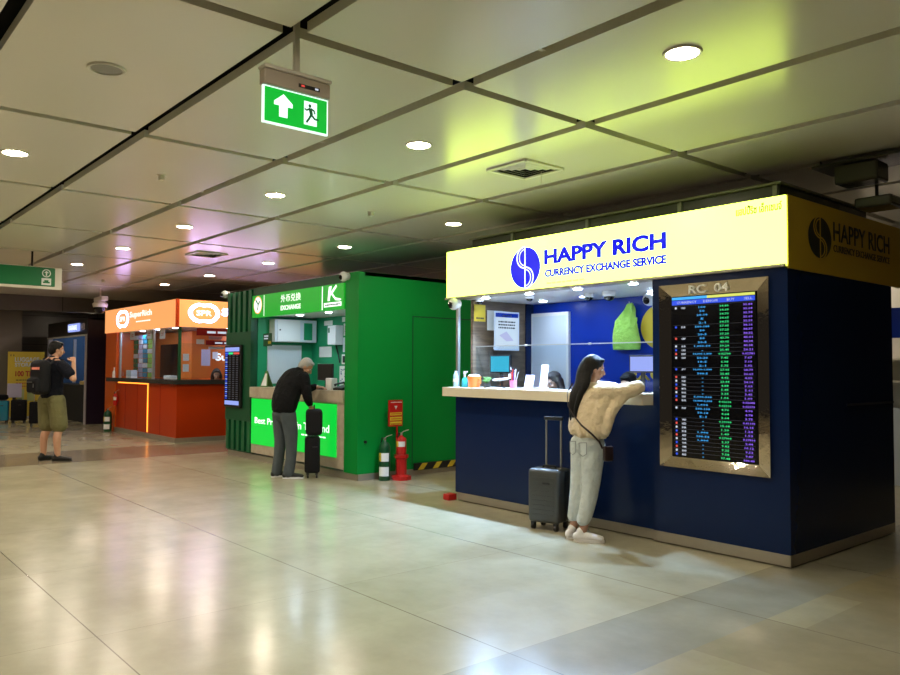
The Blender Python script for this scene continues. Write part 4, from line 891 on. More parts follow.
def peanut(plane, c, d, sx_, sz_, parent):
    s_ = -1 if plane == 'front' else 1
    def outline(k):
        pts = []
        for i in range(64):
            t_ = 2*PI*i/64; x = math.cos(t_); z = math.sin(t_)*(0.62+0.38*abs(math.cos(t_))**0.8*1.0)
            w = 1-0.16*math.exp(-(x/0.28)**2); pts.append((c[0]+sx_*k*x, c[1]+sz_*(k if k == 1 else k*0.93)*(math.sin(t_))**1 * w))
        return pts
    b = MB(); A, B = outline(1.0), outline(0.76)
    for i in range(64):
        j = (i+1) % 64; b.prism([A[i], A[j], B[j], B[i]], plane, d, d+s_*0.006)
    b.build('emblem_ring', 'lav_lit', parent)
    text('lettering', 'SPR', (c[0]-sx_*0.5, c[1]-sz_*0.25, c[0]+sx_*0.5, c[1]+sz_*0.27), plane, d, 'white_lit', parent, bold=0.03)
peanut('front', (-18.65, 2.62), oy-0.03, 0.42, 0.22, s1)
text('lettering', 'SuperRich', (-18.15, 2.59, -16.75, 2.76), 'front', oy-0.03, 'white_lit', s1, bold=0.02)
text('lettering', '~1', (-17.75, 2.50, -16.75, 2.55), 'front', oy-0.03, 'white_lit', s1, bold=0.02)
peanut('side', (6.45, 2.62), OX1+0.03, 0.33, 0.22, s2)
text('lettering', 'SuperRich', (6.83, 2.54, 8.1, 2.74), 'side', OX1+0.03, 'lav_lit', s2, bold=0.03)
for x, y in ((-18.4, 6.25), (-17.4, 6.25), (-16.4, 6.25), (-15.8, 7.2), (-15.8, 8.2), (-17.3, 8.2)):
    q = MB().lathe((x, y, 2.36), [(0.07, 0.0), (0.075, -0.006), (0.055, -0.010)], 16).build('spot_trim', 'white', OK_, smooth=True)
    MB().lathe((x, y, 2.36), [(0.05, -0.0095), (0.05, -0.012)], 16).build('spot_diffuser', 'lamp_lav', q)
# wall lettering inside, banners, strips
bw = part('partition', 'orange_int', OK_, [(-17.8, -17.76, 7.35, 9.1, 1.0, 2.36)])
text('wall_lettering', 'SuperRich', (7.75, 1.62, 9.0, 1.85), 'side', -17.76, 'white_lit', bw, bold=0.03)
peanut('side', (8.55, 2.1), -17.76, 0.35, 0.17, bw)
for k, (z0, z1, s_) in enumerate([(2.17, 2.32, '~1'), (1.98, 2.08, '~1')]):
    t = notice('red_banner', (6.35+0.25*k, z0, 8.6, z1), 'side', OX1-0.1-0.12*k, 'darkred', ['dark red banner with a row of white text under the orange side sign', 'lower dark red banner with a row of white text inside the orange kiosk'][k], [(s_, (0.08, 0.2, 0.75, 0.8), 'white_px')], 'banner')
for k, (y0, z0, y1, z1) in enumerate([(6.45, 2.0, 6.62, 2.1), (6.72, 2.1, 7.0, 2.17), (6.72, 1.9, 7.05, 1.95), (6.75, 1.55, 6.95, 1.9), (7.0, 1.7, 7.12, 1.85), (6.35, 1.65, 6.48, 1.8), (6.35, 1.42, 6.48, 1.58)]):
    notice('wall_notice', (y0, z0, y1, z1), 'side', -15.75 if k < 3 else -16.2, ['paper', 'paper', 'paper', 'lavpaper', 'paper', 'paper', 'paper'][k], ['small white notice at the left of the red banners', 'white strip notice between the two red banners', 'thin white strip below the lower red banner', 'lavender price sheet beside the clerk of the orange kiosk', 'white sheet right of the lavender price sheet', 'white card beside the corner post of the orange kiosk', 'lower white card beside the corner post'][k], group='notices in the orange kiosk')
for k, (x, mm, lb) in enumerate([(-19.05, 'sign_green', 'green and white hanging packet strip behind the orange kiosk glass'), (-18.68, 'lavpaper', 'lavender hanging packet strip beside the green one'), (-18.38, 'cyan_case', 'bright blue hanging packet strip behind the orange kiosk glass'), (-18.05, 'lime', 'lime and white hanging packet strip, rightmost of the row')]):
    t = empty('packet_strip', (x, 6.3, 1.28), 0, lb, 'packets', 'hanging packet strips')
    for j in range(9):
        z = 1.28+j*0.11; w = 0.12+0.02*((j*7+k*3) % 3)
        MB().rbox(x-w, x+w, 6.3, 6.325, z, z+0.10, 0.008, 1).build('packet', mm if (j+k) % 4 else 'white', t)
    MB().box(x-0.005, x+0.005, 6.325, 6.33, 1.28, 2.36).build('hanging_cord', 'black', t)
for k, (x, z) in enumerate([(-19.0+.5, 2.22), (-17.4, 2.22), (-16.6, 2.2)]): notice('window_notice', (x-0.15, z-0.08, x+0.15, z+0.12), 'front', oy+0.15, 'paper', ['white notice at the top left of the orange kiosk glass', 'white notice right of the hanging packets, high on the glass', 'white notice at the top right of the orange kiosk glass'][k], [('~2', (0.2, 0.3, 0.8, 0.7), 'redink')], group='notices on the orange kiosk glass')
lathe_obj('sanitizer_bottle', (-19.25, oy+0.0, 1.26), [(0.05, 0), (0.05, 0.13), (0.02, 0.17), (0.02, 0.24)], 'white', 'white pump bottle on the left end of the dark orange-kiosk worktop', 'bottle')
tag(MB().rbox(-18.9, -18.55, oy+0.15, oy+0.3, 1.26, 1.44, 0.01).build('leaflet_box', 'paper'), 'white leaflet box on the orange kiosk worktop', 'box')
tag(MB().rbox(-16.5, -16.1, oy+0.15, oy+0.3, 1.26, 1.34, 0.02).build('paper_tray', 'white'), 'white paper tray near the corner of the orange kiosk worktop', 'tray')
extinguisher('fire_extinguisher', -19.15, 5.74, 0, 'ext_green', 'small green fire extinguisher on the floor left of the orange kiosk', h_=0.48, r=0.09)
t = extinguisher('fire_extinguisher', -18.95, oy-0.06, 0.62, 'red', 'small red extinguisher hung low on the orange kiosk front', True, h_=0.26, r=0.05)
MB().box(-0.03, 0.03, 0.0, 0.06, 0.08, 0.2).build('bracket', 'red', t, local=True)

# ------------------------------------------------------------------ DARK KIOSK far left
DX0, DX1, dy_ = -26.0, -21.85, 6.0
DK = empty('luggage_kiosk', (-24, 7, 0), 0, 'dark brown and purple kiosk with a small lit sign at the far left', 'kiosk')
part('side_wall', 'purple_dark', DK, [(DX1-0.05, DX1, dy_, 8.5, 0, 2.80)])
fs_ = part('fascia', 'brown_black', DK, [(DX0, DX1-0.05, dy_, dy_+0.1, 2.38, 2.80)])
part('fascia_edge', 'trim', DK, [(DX0, DX1-0.05, dy_-0.02, dy_+0.05, 2.34, 2.38)])
for xa in (DX1-0.22, DX0): part('frame_post', 'pinkpost', DK, [(xa, xa+0.16, dy_-0.01, dy_+0.1, 0, 2.34)])
part('counter_body', 'matte', DK, [(DX0+0.15, DX1-0.22, dy_+0.1, dy_+0.6, 0, 1.02)])
part('backdrop', 'bluewin', DK, [(DX0, DX1-0.05, 7.6, 7.65, 0, 2.6)])
part('left_side_panel', 'bluewin', DK, [(DX0-0.05, DX0, dy_+0.1, 8.5, 0, 2.76)])
part('side_panel_post', 'pinkpost', DK, [(DX0, DX0+0.05, 6.72, 6.80, 0.9, 2.36)])
part('roof', 'brown_black', DK, [(DX0, DX1, dy_+0.1, 8.5, 2.76, 2.80)])
part('rear_wall', 'purple_dark', DK, [(DX0, DX1, 8.5, 8.55, 0, 2.8)])
ls = MB().rbox(-23.6, -22.55, dy_-0.06, dy_, 2.47, 2.70, 0.03).build('lit_sign', 'lavscreen', fs_)
text('lettering', 'LUGGAGE', (-23.5, 2.52, -22.68, 2.65), 'front', dy_-0.06, 'white_lit', ls, bold=0.03)
MB().rbox(-22.3, -22.08, dy_-0.05, dy_, 2.5, 2.68, 0.03).build('round_badge', 'lavpaper', fs_)
for k, (z0, z1) in enumerate([(1.95, 2.5), (1.25, 1.88)]): notice('side_notice', (6.95, z0, 7.35, z1), 'side', DX1+0.02, 'lavpaper', ['upper lavender poster on the dark kiosk side wall', 'lower lavender poster on the dark kiosk side wall'][k], th=0.03, group='lavender posters', cat='poster')
tag(MB().rbox(-23.1, -22.2, 6.15, 6.45, 1.02, 1.12, 0.02).build('cardboard_tray', mat('cardboard', (0.45, 0.33, 0.12), 0.7)), 'tan tray on the dark kiosk counter', 'tray')
t = empty('open_magazine', (-22.75, 6.3, 1.12), 0, 'black and white printed board leaning on the dark kiosk counter', 'board')
q = MB().add([(-23.1, 6.25, 1.12), (-22.45, 6.25, 1.12), (-22.3, 6.4, 1.45), (-22.9, 6.4, 1.45), (-23.1, 6.27, 1.12), (-22.45, 6.27, 1.12), (-22.3, 6.42, 1.45), (-22.9, 6.42, 1.45)], [(0, 1, 2, 3), (4, 5, 6, 7), (0, 1, 5, 4), (1, 2, 6, 5), (2, 3, 7, 6), (3, 0, 4, 7)]).build('board', 'paper', t)
q = MB().lathe((-25.0, 7.0, 2.76), [(0.09, 0.0), (0.095, -0.006), (0.07, -0.010)], 16).build('spot_trim', 'white', DK, smooth=True)  # interior spot added to brighten the blue backdrop
MB().lathe((-25.0, 7.0, 2.76), [(0.065, -0.0095), (0.065, -0.012)], 16).build('spot_diffuser', 'lamp_cool2', q)
# yellow luggage storage banner
t = empty('standing_banner', (-25.5, 5.28, 0), 0, 'tall yellow luggage storage banner with red and white print at the left', 'banner')
bn = MB().box(-25.52, -25.5, 4.84, 5.80, 0.04, 1.94).build('sheet', 'yellow_banner', t)
MB().box(-25.58, -25.42, 4.82, 5.82, 0, 0.05).build('base', 'alu', t)
text('print', 'LUGGAGE', (5.02, 1.64, 5.66, 1.78), 'side', -25.5, 'paper', bn, bold=0.03)
text('print', 'STORAGE', (5.02, 1.50, 5.66, 1.62), 'side', -25.5, 'paper', bn, bold=0.03)
text('print', '100 THB', (5.04, 1.22, 5.62, 1.38), 'side', -25.5, 'redink', bn, bold=0.03)
text('print', '~1', (5.04, 1.09, 5.6, 1.14), 'side', -25.5, 'ink', bn)
text('print', '~1', (5.04, 1.00, 5.55, 1.05), 'side', -25.5, 'redink', bn)
text('print', '~1', (5.04, 0.91, 5.55, 0.96), 'side', -25.5, 'redink', bn)
text('print', '" "', (4.90, 1.80, 5.0, 1.86), 'side', -25.5, 'ink', bn)
pb3 = MB()
for k in range(2): pb3.box(-25.5, -25.496, 5.1+0.26*k, 5.28+0.26*k, 0.5, 0.84)
pb3.build('pictures', mat('pale_green_print', (0.45, 0.5, 0.2), 0.6), bn)
tag(MB().rbox(-25.2, -25.16, 4.78, 5.15, 0.62, 1.02, 0.01, 1).build('price_card', 'lavpaper'), 'lavender card propped in front of the yellow banner', 'card')
b = MB().box(-25.22, -25.14, 4.92, 5.0, 0.0, 0.62); tag(b.build('card_post', 'black'), 'dark post holding the lavender card by the yellow banner', 'post')

# ------------------------------------------------------------------ suitcases
def suitcase(loc, rz, w, dpt, h_, m_, label, group=None, handle=0.45, cat='suitcase', grooves=True, accent=None):
    t = empty('rolling_suitcase', loc, rz, label, cat, group); z0 = 0.07
    s_ = MB().rbox(-w/2, w/2, -dpt/2, dpt/2, z0, h_, 0.035, 4).build('shell', m_, t, smooth=True, local=True)
    if grooves:
        g = MB()
        for k in range(9):
            z = z0+0.08+k*(h_-z0-0.16)/8.0
            g.box(-w/2+0.05, w/2-0.05, -dpt/2-0.0035, -dpt/2+0.002, z-0.004, z+0.004); g.box(-w/2+0.05, w/2-0.05, dpt/2-0.002, dpt/2+0.0035, z-0.004, z+0.004)
        g.build('ribs', m_, s_, local=True)
    MB().box(-w/2-0.001, w/2+0.001, -0.006, 0.006, z0+0.02, h_-0.02).build('zip', 'black', s_, local=True)
    MB().box(-0.0, 0.07, -dpt/2-0.006, -dpt/2, h_-0.14, h_-0.12).build('badge', accent or 'black', s_, local=True)
    for a in (-1, 1):
        for b_ in (-1, 1):
            MB().cyl((a*(w/2-0.045)-0.012, b_*(dpt/2-0.04), 0.031), 0.031, 0.026, 'x', 16).build('wheel', 'black', t, smooth=True, local=True)
            MB().box(a*(w/2-0.045)-0.018, a*(w/2-0.045)+0.018, b_*(dpt/2-0.04)-0.02, b_*(dpt/2-0.04)+0.02, 0.045, 0.08).build('wheel_fork', 'black', t, local=True)
    if handle:
        for a in (-1, 1): MB().tube([(a*w*0.24, dpt/2-0.05, h_-0.01), (a*w*0.24, dpt/2-0.05, h_+handle)], 0.009, 8).build('handle_tube', 'alu', t, smooth=True, local=True)
        MB().rbox(-w*0.24-0.02, w*0.24+0.02, dpt/2-0.067, dpt/2-0.033, h_+handle-0.01, h_+handle+0.025, 0.008).build('grip', 'black', t, smooth=True, local=True)
    MB().tube([(-0.07, 0, h_-0.004), (-0.06, 0, h_+0.02), (0.06, 0, h_+0.02), (0.07, 0, h_-0.004)], 0.009, 6).build('carry_handle', 'black', t, smooth=True, local=True)
    return t
suitcase((-5.09, 5.58, 0), math.radians(14), 0.33, 0.27, 0.575, 'case_grey', 'charcoal hard-shell suitcase with raised handle left of the woman', handle=0.46)
suitcase((-9.55, 5.60, 0), math.radians(60), 0.21, 0.32, 0.56, 'case_black', 'upright black suitcase beside the man at the green kiosk', handle=0.0, grooves=False)
t = empty('travel_bag', (-9.53, 5.61, 0.585), math.radians(60), 'black soft bag on top of the suitcase at the green kiosk', 'bag')
organic('bag_body', MB().rbox(-0.115, 0.115, -0.17, 0.17, 0.0, 0.36, 0.05, 3), 'case_black', t, 0.012, 3)
MB().tube([(0, -0.08, 0.35), (0, -0.06, 0.41), (0, 0.06, 0.41), (0, 0.08, 0.35)], 0.01, 8).build('handle', 'case_black', t, local=True, smooth=True)
suitcase((-23.6, 4.35, 0), 1.2, 0.36, 0.26, 0.60, 'cyan_case', 'glossy blue suitcase at the left edge', 'suitcases before the yellow banner', handle=0)
suitcase((-23.35, 4.72, 0), 1.2, 0.36, 0.26, 0.62, 'case_black', 'black suitcase right of the glossy blue one, before the yellow banner', 'suitcases before the yellow banner', handle=0)
suitcase((-23.9, 3.95, 0), 1.2, 0.36, 0.26, 0.64, 'case_black', 'black suitcase at the very left edge of the photo', 'suitcases before the yellow banner', handle=0)
tag(organic('handbag', MB().rbox(-23.8, -23.45, 4.2, 4.5, 0.625, 0.76, 0.05, 3), 'case_black', None, 0.015, 3), 'black bag lying on the glossy blue suitcase', 'bag')

# ------------------------------------------------------------------ people
def V(*a): return Vector(a)
def limb(mb, pts, rs, side=(1, 0, 0), r2=None, n=14):
    """capsule-like limb: rounded ends"""
    pts = [Vector(p) for p in pts]; rs = list(rs); r2 = list(r2) if r2 else rs[:]
    # densify with simple catmull-rom
    P = []; A = []; B = []
    for i in range(len(pts)-1):
        p0, p1, p2, p3 = pts[max(i-1, 0)], pts[i], pts[i+1], pts[min(i+2, len(pts)-1)]
        for k in range(4):
            t = k/4.0
            P.append(0.5*((2*p1)+(p2-p0)*t+(2*p0-5*p1+4*p2-p3)*t*t+(3*p1-p0-3*p2+p3)*t*t*t)); A.append(rs[i]+(rs[i+1]-rs[i])*t); B.append(r2[i]+(r2[i+1]-r2[i])*t)
    P.append(pts[-1]); A.append(rs[-1]); B.append(r2[-1])
    d0 = (P[0]-P[1]).normalized(); d1 = (P[-1]-P[-2]).normalized()
    h0, h1 = min(A[0], B[0]), min(A[-1], B[-1])
    pre = [(P[0]+d0*h0*math.sin(a), math.cos(a)) for a in (1.35, 0.9, 0.45)]; post_ = [(P[-1]+d1*h1*math.sin(a), math.cos(a)) for a in (0.45, 0.9, 1.35)]
    PP = [p for p, _ in pre]+P+[p for p, _ in post_]
    AA = [A[0]*c for _, c in pre]+A+[A[-1]*c for _, c in post_]; BB = [B[0]*c for _, c in pre]+B+[B[-1]*c for _, c in post_]
    mb.tube(PP, AA, n, side=side, r2=BB)
def hand(mb, w, d, nrm, s=1.0, curl=0.5, mirror=1):
    """w wrist, d pointing direction, nrm back-of-hand normal"""
    w = Vector(w); d = Vector(d).normalized(); nrm = Vector(nrm); nrm = (nrm-d*nrm.dot(d)).normalized(); sd = d.cross(nrm)*mirror
    limb(mb, [w-d*0.02*s, w+d*0.03*s, w+d*0.085*s], [0.024*s, 0.036*s, 0.040*s], side=sd, r2=[0.020*s, 0.015*s, 0.013*s], n=12)
    for k, (o, L_) in enumerate([(-0.031, 0.068), (-0.0105, 0.08), (0.0105, 0.076), (0.031, 0.06)]):
        p = w+d*0.082*s+sd*o*s; a = 0.15
        pts = [p-d*0.02*s, p]; dd = d.copy()
        for seg in (0.42, 0.32, 0.26):
            a += curl*0.8; q = (d*math.cos(a)-nrm*math.sin(a)+sd*o*1.2); q.normalize(); pts.append(pts[-1]+q*L_*seg*s)
        limb(mb, pts, [0.0095*s, 0.0092*s, 0.0088*s, 0.0080*s, 0.0070*s], n=8)
    p = w+d*0.025*s-sd*0.03*s
    limb(mb, [p+sd*0.012*s, p-sd*0.022*s+d*0.025*s-nrm*0.008*s, p-sd*0.030*s+d*0.052*s-nrm*0.02*s, p-sd*0.026*s+d*0.074*s-nrm*0.03*s], [0.014*s, 0.012*s, 0.0105*s, 0.009*s], n=8)
def head(mb, c, R, s=1.0):
    """c centre of skull, R rotation (face +Y)"""
    T = lambda x, y, z: Vector(c)+R @ (Vector((x, y, z))*s)
    mb.ell(T(0, -0.01, 0.025), (0.076*s, 0.092*s, 0.088*s), R); mb.ell(T(0, 0.022, -0.045), (0.056*s, 0.062*s, 0.070*s), R)
    mb.ell(T(0, 0.052, -0.088), (0.028*s, 0.026*s, 0.022*s), R)                                         # chin
    limb(mb, [T(0, 0.083, 0.008), T(0, 0.100, -0.025), T(0, 0.103, -0.035)], [0.008*s, 0.013*s, 0.014*s], n=8)   # nose
    mb.ell(T(0, 0.083, -0.062), (0.024*s, 0.010*s, 0.009*s), R)                                         # lips
    for sx_ in (-1, 1):
        mb.ell(T(sx_*0.077, -0.005, -0.012), (0.010*s, 0.020*s, 0.032*s), R); mb.ell(T(sx_*0.040, 0.058, -0.03), (0.022*s, 0.02*s, 0.022*s), R)
        mb.ell(T(sx_*0.03, 0.078, 0.022), (0.022*s, 0.008*s, 0.007*s), R)
def face_parts(c, R, parent, s=1.0):
    T = lambda x, y, z: Vector(c)+R @ (Vector((x, y, z))*s)
    for sx_ in (-1, 1):
        e = MB().ell(T(sx_*0.031, 0.072, 0.0), (0.013*s, 0.009*s, 0.008*s), R, 10, 6).build('eye', 'paper', parent, smooth=2, local=True)
        MB().ell(T(sx_*0.031, 0.080, 0.0), (0.006*s, 0.003*s, 0.006*s), R, 8, 5).build('iris', 'ink', e, smooth=2, local=True)
        MB().ell(T(sx_*0.031, 0.084, 0.022), (0.018*s, 0.004*s, 0.004*s), R, 10, 5).build('eyebrow', 'hair', parent, smooth=2, local=True)
    MB().ell(T(0, 0.092, -0.062), (0.020*s, 0.004*s, 0.006*s), R, 10, 5).build('mouth', mat('lips', (0.42, 0.12, 0.10), 0.45), parent, smooth=2, local=True)
def hair_cap(c, R, m_, parent, s=1.0, extra=None, vox=0.007, back=0.0):
    T = lambda x, y, z: Vector(c)+R @ (Vector((x, y, z))*s)
    b = MB(); b.ell(T(0, -0.022, 0.042), (0.086*s, 0.095*s, 0.086*s), R); b.ell(T(0, -0.055, -0.01), (0.078*s, 0.062*s, 0.085*s), R)
    for sx_ in (-1, 1): b.ell(T(sx_*0.066, -0.02, 0.02), (0.022*s, 0.05*s, 0.05*s), R)
    b.ell(T(0, 0.045, 0.085), (0.062*s, 0.035*s, 0.025*s), R)
    if extra: extra(b, T)
    return organic('hair', b, m_, parent, vox, 3)
def shoe(parent, ankle, yaw, m_, L_=0.26, name='shoe', sole=None, lift=0.0):
    a = Vector(ankle); d = Vector((-math.sin(yaw), math.cos(yaw), 0)); sd = Vector((math.cos(yaw), math.sin(yaw), 0)); z = lift
    P = lambda f, h_: Vector((a.x, a.y, 0))+d*f+Vector((0, 0, h_+z))
    b = MB()
    limb(b, [P(-0.055, 0.045), P(0.0, 0.05), P(0.08, 0.043), P(L_-0.10, 0.033)], [0.034, 0.038, 0.046, 0.042], side=sd, r2=[0.040, 0.046, 0.036, 0.026])
    limb(b, [P(-0.02, 0.05), P(-0.01, 0.092)], [0.036, 0.038], side=sd, r2=[0.045, 0.045])
    o = organic(name, b, m_, parent, 0.007, 3)
    s_ = MB(); n = 20; pts = []
    for i in range(n):
        t = 2*PI*i/n; f = math.cos(t); w = math.sin(t); pts.append(P((L_/2-0.075)+f*(L_/2+0.005), 0)+sd*w*(0.042+0.006*f))
    s_.add([p for p in pts]+[p+Vector((0, 0, 0.024)) for p in pts], [tuple(range(n)), tuple(range(2*n-1, n-1, -1))]+[(i, (i+1) % n, (i+1) % n+n, i+n) for i in range(n)])
    s_.build('sole', sole or m_, o, local=True)
    return o

# --- woman at the navy kiosk
WO = empty('person', (-4.575, 5.44, 0), math.radians(-14), 'woman with long black hair and beige sweater leaning on the cream counter', 'person')
hR, hL, kR, kL, aR, aL = V(.085, .075, .86), V(-.085, .075, .86), V(.065, .055, .47), V(-.075, .02, .47), V(.07, -.04, .09), V(-.085, -.03, .09)
hc = V(.03, 0.12, 1.53); HR = Euler((math.radians(-12), math.radians(4), math.radians(-26))).to_matrix()
b = MB()
limb(b, [hR, kR, aR], [.075, .052, .036]); limb(b, [hL, kL, aL], [.075, .052, .036])
for a, yw in ((aR, -0.5), (aL, 0.15)): limb(b, [a-V(0, 0, .03), a+V(-math.sin(yw)*.1, math.cos(yw)*.1, -.055)], [.035, .028])
limb(b, [V(0, .075, .88), V(0, .08, 1.05), V(0, .09, 1.25), V(0, .10, 1.33)], [.14, .115, .14, .12], r2=[.095, .08, .09, .07])
limb(b, [V(0, .10, 1.34), V(.02, .11, 1.43)], [.048, .045]); head(b, hc, HR, 0.95)
shR, elR, wrR = V(.165, .09, 1.32), V(.365, .34, 1.365), V(.14, .43, 1.36)
shL, elL, wrL = V(-.165, .09, 1.32), V(-.30, .32, 1.365), V(-.06, .46, 1.36)
limb(b, [V(0.08, .09, 1.33), shR, elR], [.05, .048, .036]); limb(b, [elR, wrR], [.034, .024])
limb(b, [V(-.08, .09, 1.33), shL, elL], [.05, .048, .036]); limb(b, [elL, wrL], [.034, .024])
hand(b, wrR, (-1, .25, -.12), (0, 0, 1), .9, .3, -1); hand(b, wrL, (1, .2, -.12), (0, 0, 1), .9, .3, 1)
organic('body', b, 'skin_dk', WO, .006, 2); face_parts(hc, HR, WO, .95)
b = MB()
limb(b, [V(0, .08, .89), V(0, .075, .84)], [.165, .17], r2=[.115, .125])
limb(b, [V(.085, .065, .85), V(.075, .06, .66), V(.065, .05, .46), V(.065, 0, .26), V(.068, -.035, .19)], [.092, .088, .074, .064, .058], r2=[.115, .10, .078, .068, .062])
limb(b, [V(-.085, .065, .85), V(-.078, .05, .66), V(-.075, .02, .46), V(-.08, -.01, .26), V(-.085, -.025, .20)], [.092, .086, .074, .064, .058], r2=[.115, .10, .078, .068, .062])
jn = organic('jeans', b, 'jeans_light', WO, .009, 4)
for x in (-.07, .08):
    q = MB(); pts = [(x-.05, .865), (x+.05, .875), (x+.048, .775), (x, .75), (x-.048, .77)]
    for (a1, z1), (a2, z2) in zip(pts, pts[1:]+pts[:1]): q.tube([(a1, -.052+.4*abs(a1)**1.7+(.90-z1)*0.0, z1), (a2, -.052+.4*abs(a2)**1.7, z2)], .0035, 5)
    q.build('pocket_stitching', 'stitch', jn, local=True)
b = MB()
limb(b, [V(.01, .075, 1.0), V(.01, .08, 1.06), V(.0, .085, 1.2), V(0, .10, 1.31), V(0, .105, 1.375)], [.20, .20, .19, .165, .075], r2=[.14, .14, .125, .10, .06])
limb(b, [V(.16, .06, .985), V(.17, .08, 1.10), V(.19, .12, 1.24)], [.085, .085, .08], r2=[.09, .09, .08])
limb(b, [V(-.13, .06, .99), V(-.13, .07, 1.12)], [.09, .08], r2=[.10, .09])
limb(b, [V(.10, .09, 1.32), shR+V(0, 0, -.005), (shR+elR)/2+V(0, 0, -.025), elR+V(0, 0, -.005)], [.065, .075, .078, .062], side=(0, 0, 1)); limb(b, [elR, (elR+wrR)/2, wrR+V(.05, 0, .0)], [.060, .055, .042])
limb(b, [shR.lerp(elR, .7)+V(.0, -.02, -.05), V(.27, .13, 1.16), V(.25, .08, .98)], [.05, .05, .04])
limb(b, [V(-.10, .09, 1.32), shL+V(0, 0, -.005), (shL+elL)/2+V(0, 0, -.03), elL], [.065, .075, .075, .058]); limb(b, [elL, wrL+V(-.05, 0, 0)], [.056, .040])
for q in range(12):
    a = q*PI/6+.2; b.ell(V(.02+.19*math.cos(a), .07+.125*math.sin(a), .955+.012*(q % 3)), (.03, .028, .05))
organic('sweater', b, 'sweater', WO, .009, 5)
def wh(b, T):
    limb(b, [T(0, -.06, .05), T(0, -.085, -.04), V(-.0, .01, 1.40), V(-.04, -.03, 1.29), V(-.06, -.05, 1.18), V(-.05, -.055, 1.09)], [.075, .085, .088, .075, .05, .015], side=(1, .2, 0), r2=[.045, .045, .04, .03, .02, .008])
    limb(b, [T(-.065, 0, 0), V(-.07, .04, 1.40), V(-.11, -.0, 1.27), V(-.10, -.04, 1.15), V(-.10, -.05, 1.06)], [.025, .03, .028, .022, .008])
    limb(b, [T(.06, -.03, 0), V(.03, .015, 1.40), V(.02, -.03, 1.28), V(-.01, -.055, 1.15), V(-.0, -.06, 1.09)], [.022, .028, .028, .018, .008])
hair_cap(hc, HR, 'hair', WO, .97, wh)
shoe(WO, aR, math.radians(-40), 'shoe_white', .26); shoe(WO, aL, math.radians(5), 'shoe_white', .26)
sb = empty('shoulder_bag', (-4.575, 5.44, 0.7), math.radians(-14), 'small dark brown crossbody bag at the hip of the woman', 'bag')
pts = [(-.13, .01, 1.36), (-.14, -.045, 1.28), (-.07, -.085, 1.16), (.02, -.088, 1.08), (.12, -.078, 1.0), (.20, -.03, .93), (.235, .03, .86), (.24, .06, .80)]
MB().tube([V(*p)-V(0, 0, .7)+V(0, -.012, .03) for p in pts], [.009]*8, 6, side=(0, 0, 1), r2=[.003]*8).build('strap', 'leather', sb, local=True)
MB().rbox(.235, .268, .05, .15, .02, .15, .012).build('pouch', 'leather', sb, local=True, smooth=True)

# --- man leaning at the green kiosk
MA = empty('person', (-9.72, 5.25, 0), math.radians(2), 'grey-haired man in black jacket and grey jeans leaning over the green kiosk counter', 'person')
hR, hL, kR, kL, aR, aL = V(.095, 0, .90), V(-.095, -.01, .90), V(.11, .05, .50), V(-.10, -.0, .50), V(.10, .02, .09), V(-.13, -.03, .09)
hc = V(.07, .30, 1.535); HM = Euler((math.radians(-38), 0, math.radians(-38))).to_matrix()
b = MB()
limb(b, [hR, kR, aR], [.085, .058, .040]); limb(b, [hL, kL, aL], [.085, .058, .040])
for a, yw in ((aR, -0.5), (aL, -0.1)): limb(b, [a-V(0, 0, .03), a+V(-math.sin(yw)*.12, math.cos(yw)*.12, -.055)], [.036, .03])
limb(b, [V(0, 0, .93), V(0, .06, 1.12), V(0, .16, 1.32), V(0, .22, 1.41)], [.15, .145, .17, .14], r2=[.11, .105, .11, .085])
limb(b, [V(0, .22, 1.42), V(.04, .27, 1.48)], [.055, .055]); head(b, hc, HM)
shR, elR, wrR = V(.20, .18, 1.38), V(.27, .20, 1.12), V(.22, .28, .99)
shL, elL, wrL = V(-.19, .20, 1.38), V(-.24, .42, 1.20), V(-.10, .60, 1.245)
for a_, e_, w_ in ((shR, elR, wrR), (shL, elL, wrL)): limb(b, [a_*.6+V(0, .08, .56), a_, e_, w_], [.05, .052, .042, .028])
hand(b, wrR, (0, .4, -1), (1, 0, 0), 1.0, .7, 1); hand(b, wrL, (.8, .6, -.1), (0, 0, 1), 1.0, .3, 1)
organic('body', b, 'skin', MA, .0065, 2); face_parts(hc, HM, MA)
b = MB()
limb(b, [V(0, 0, .96), V(0, -.01, .90)], [.165, .165], r2=[.12, .13])
limb(b, [hR+V(0, 0, -.02), V(.105, .04, .66), kR, V(.105, .05, .28), V(.10, .02, .08)], [.10, .095, .08, .072, .074], r2=[.12, .10, .085, .075, .078])
limb(b, [hL+V(0, 0, -.02), V(-.105, .0, .66), kL, V(-.115, -.01, .28), V(-.13, -.03, .08)], [.10, .095, .08, .072, .074], r2=[.12, .10, .085, .075, .078])
organic('jeans', b, 'jeans_grey', MA, .01, 4)
b = MB()
limb(b, [V(0, -.005, .98), V(0, .02, 1.1), V(0, .09, 1.28), V(0, .16, 1.40), V(.02, .22, 1.46)], [.225, .24, .255, .215, .09], r2=[.155, .165, .16, .13, .08])
limb(b, [V(.10, .18, 1.40), shR, elR, wrR+V(0, -.01, .03)], [.075, .085, .066, .046]); limb(b, [V(-.10, .18, 1.40), shL, elL, wrL+V(-.03, -.03, 0)], [.075, .085, .066, .046])
organic('jacket', b, 'jacket', MA, .01, 5)
hair_cap(hc, HM, 'hair_grey', MA, .97)
shoe(MA, aR, math.radians(-35), 'shoe_black', .28, sole='paper'); shoe(MA, aL, math.radians(-18), 'shoe_black', .28, sole='paper')

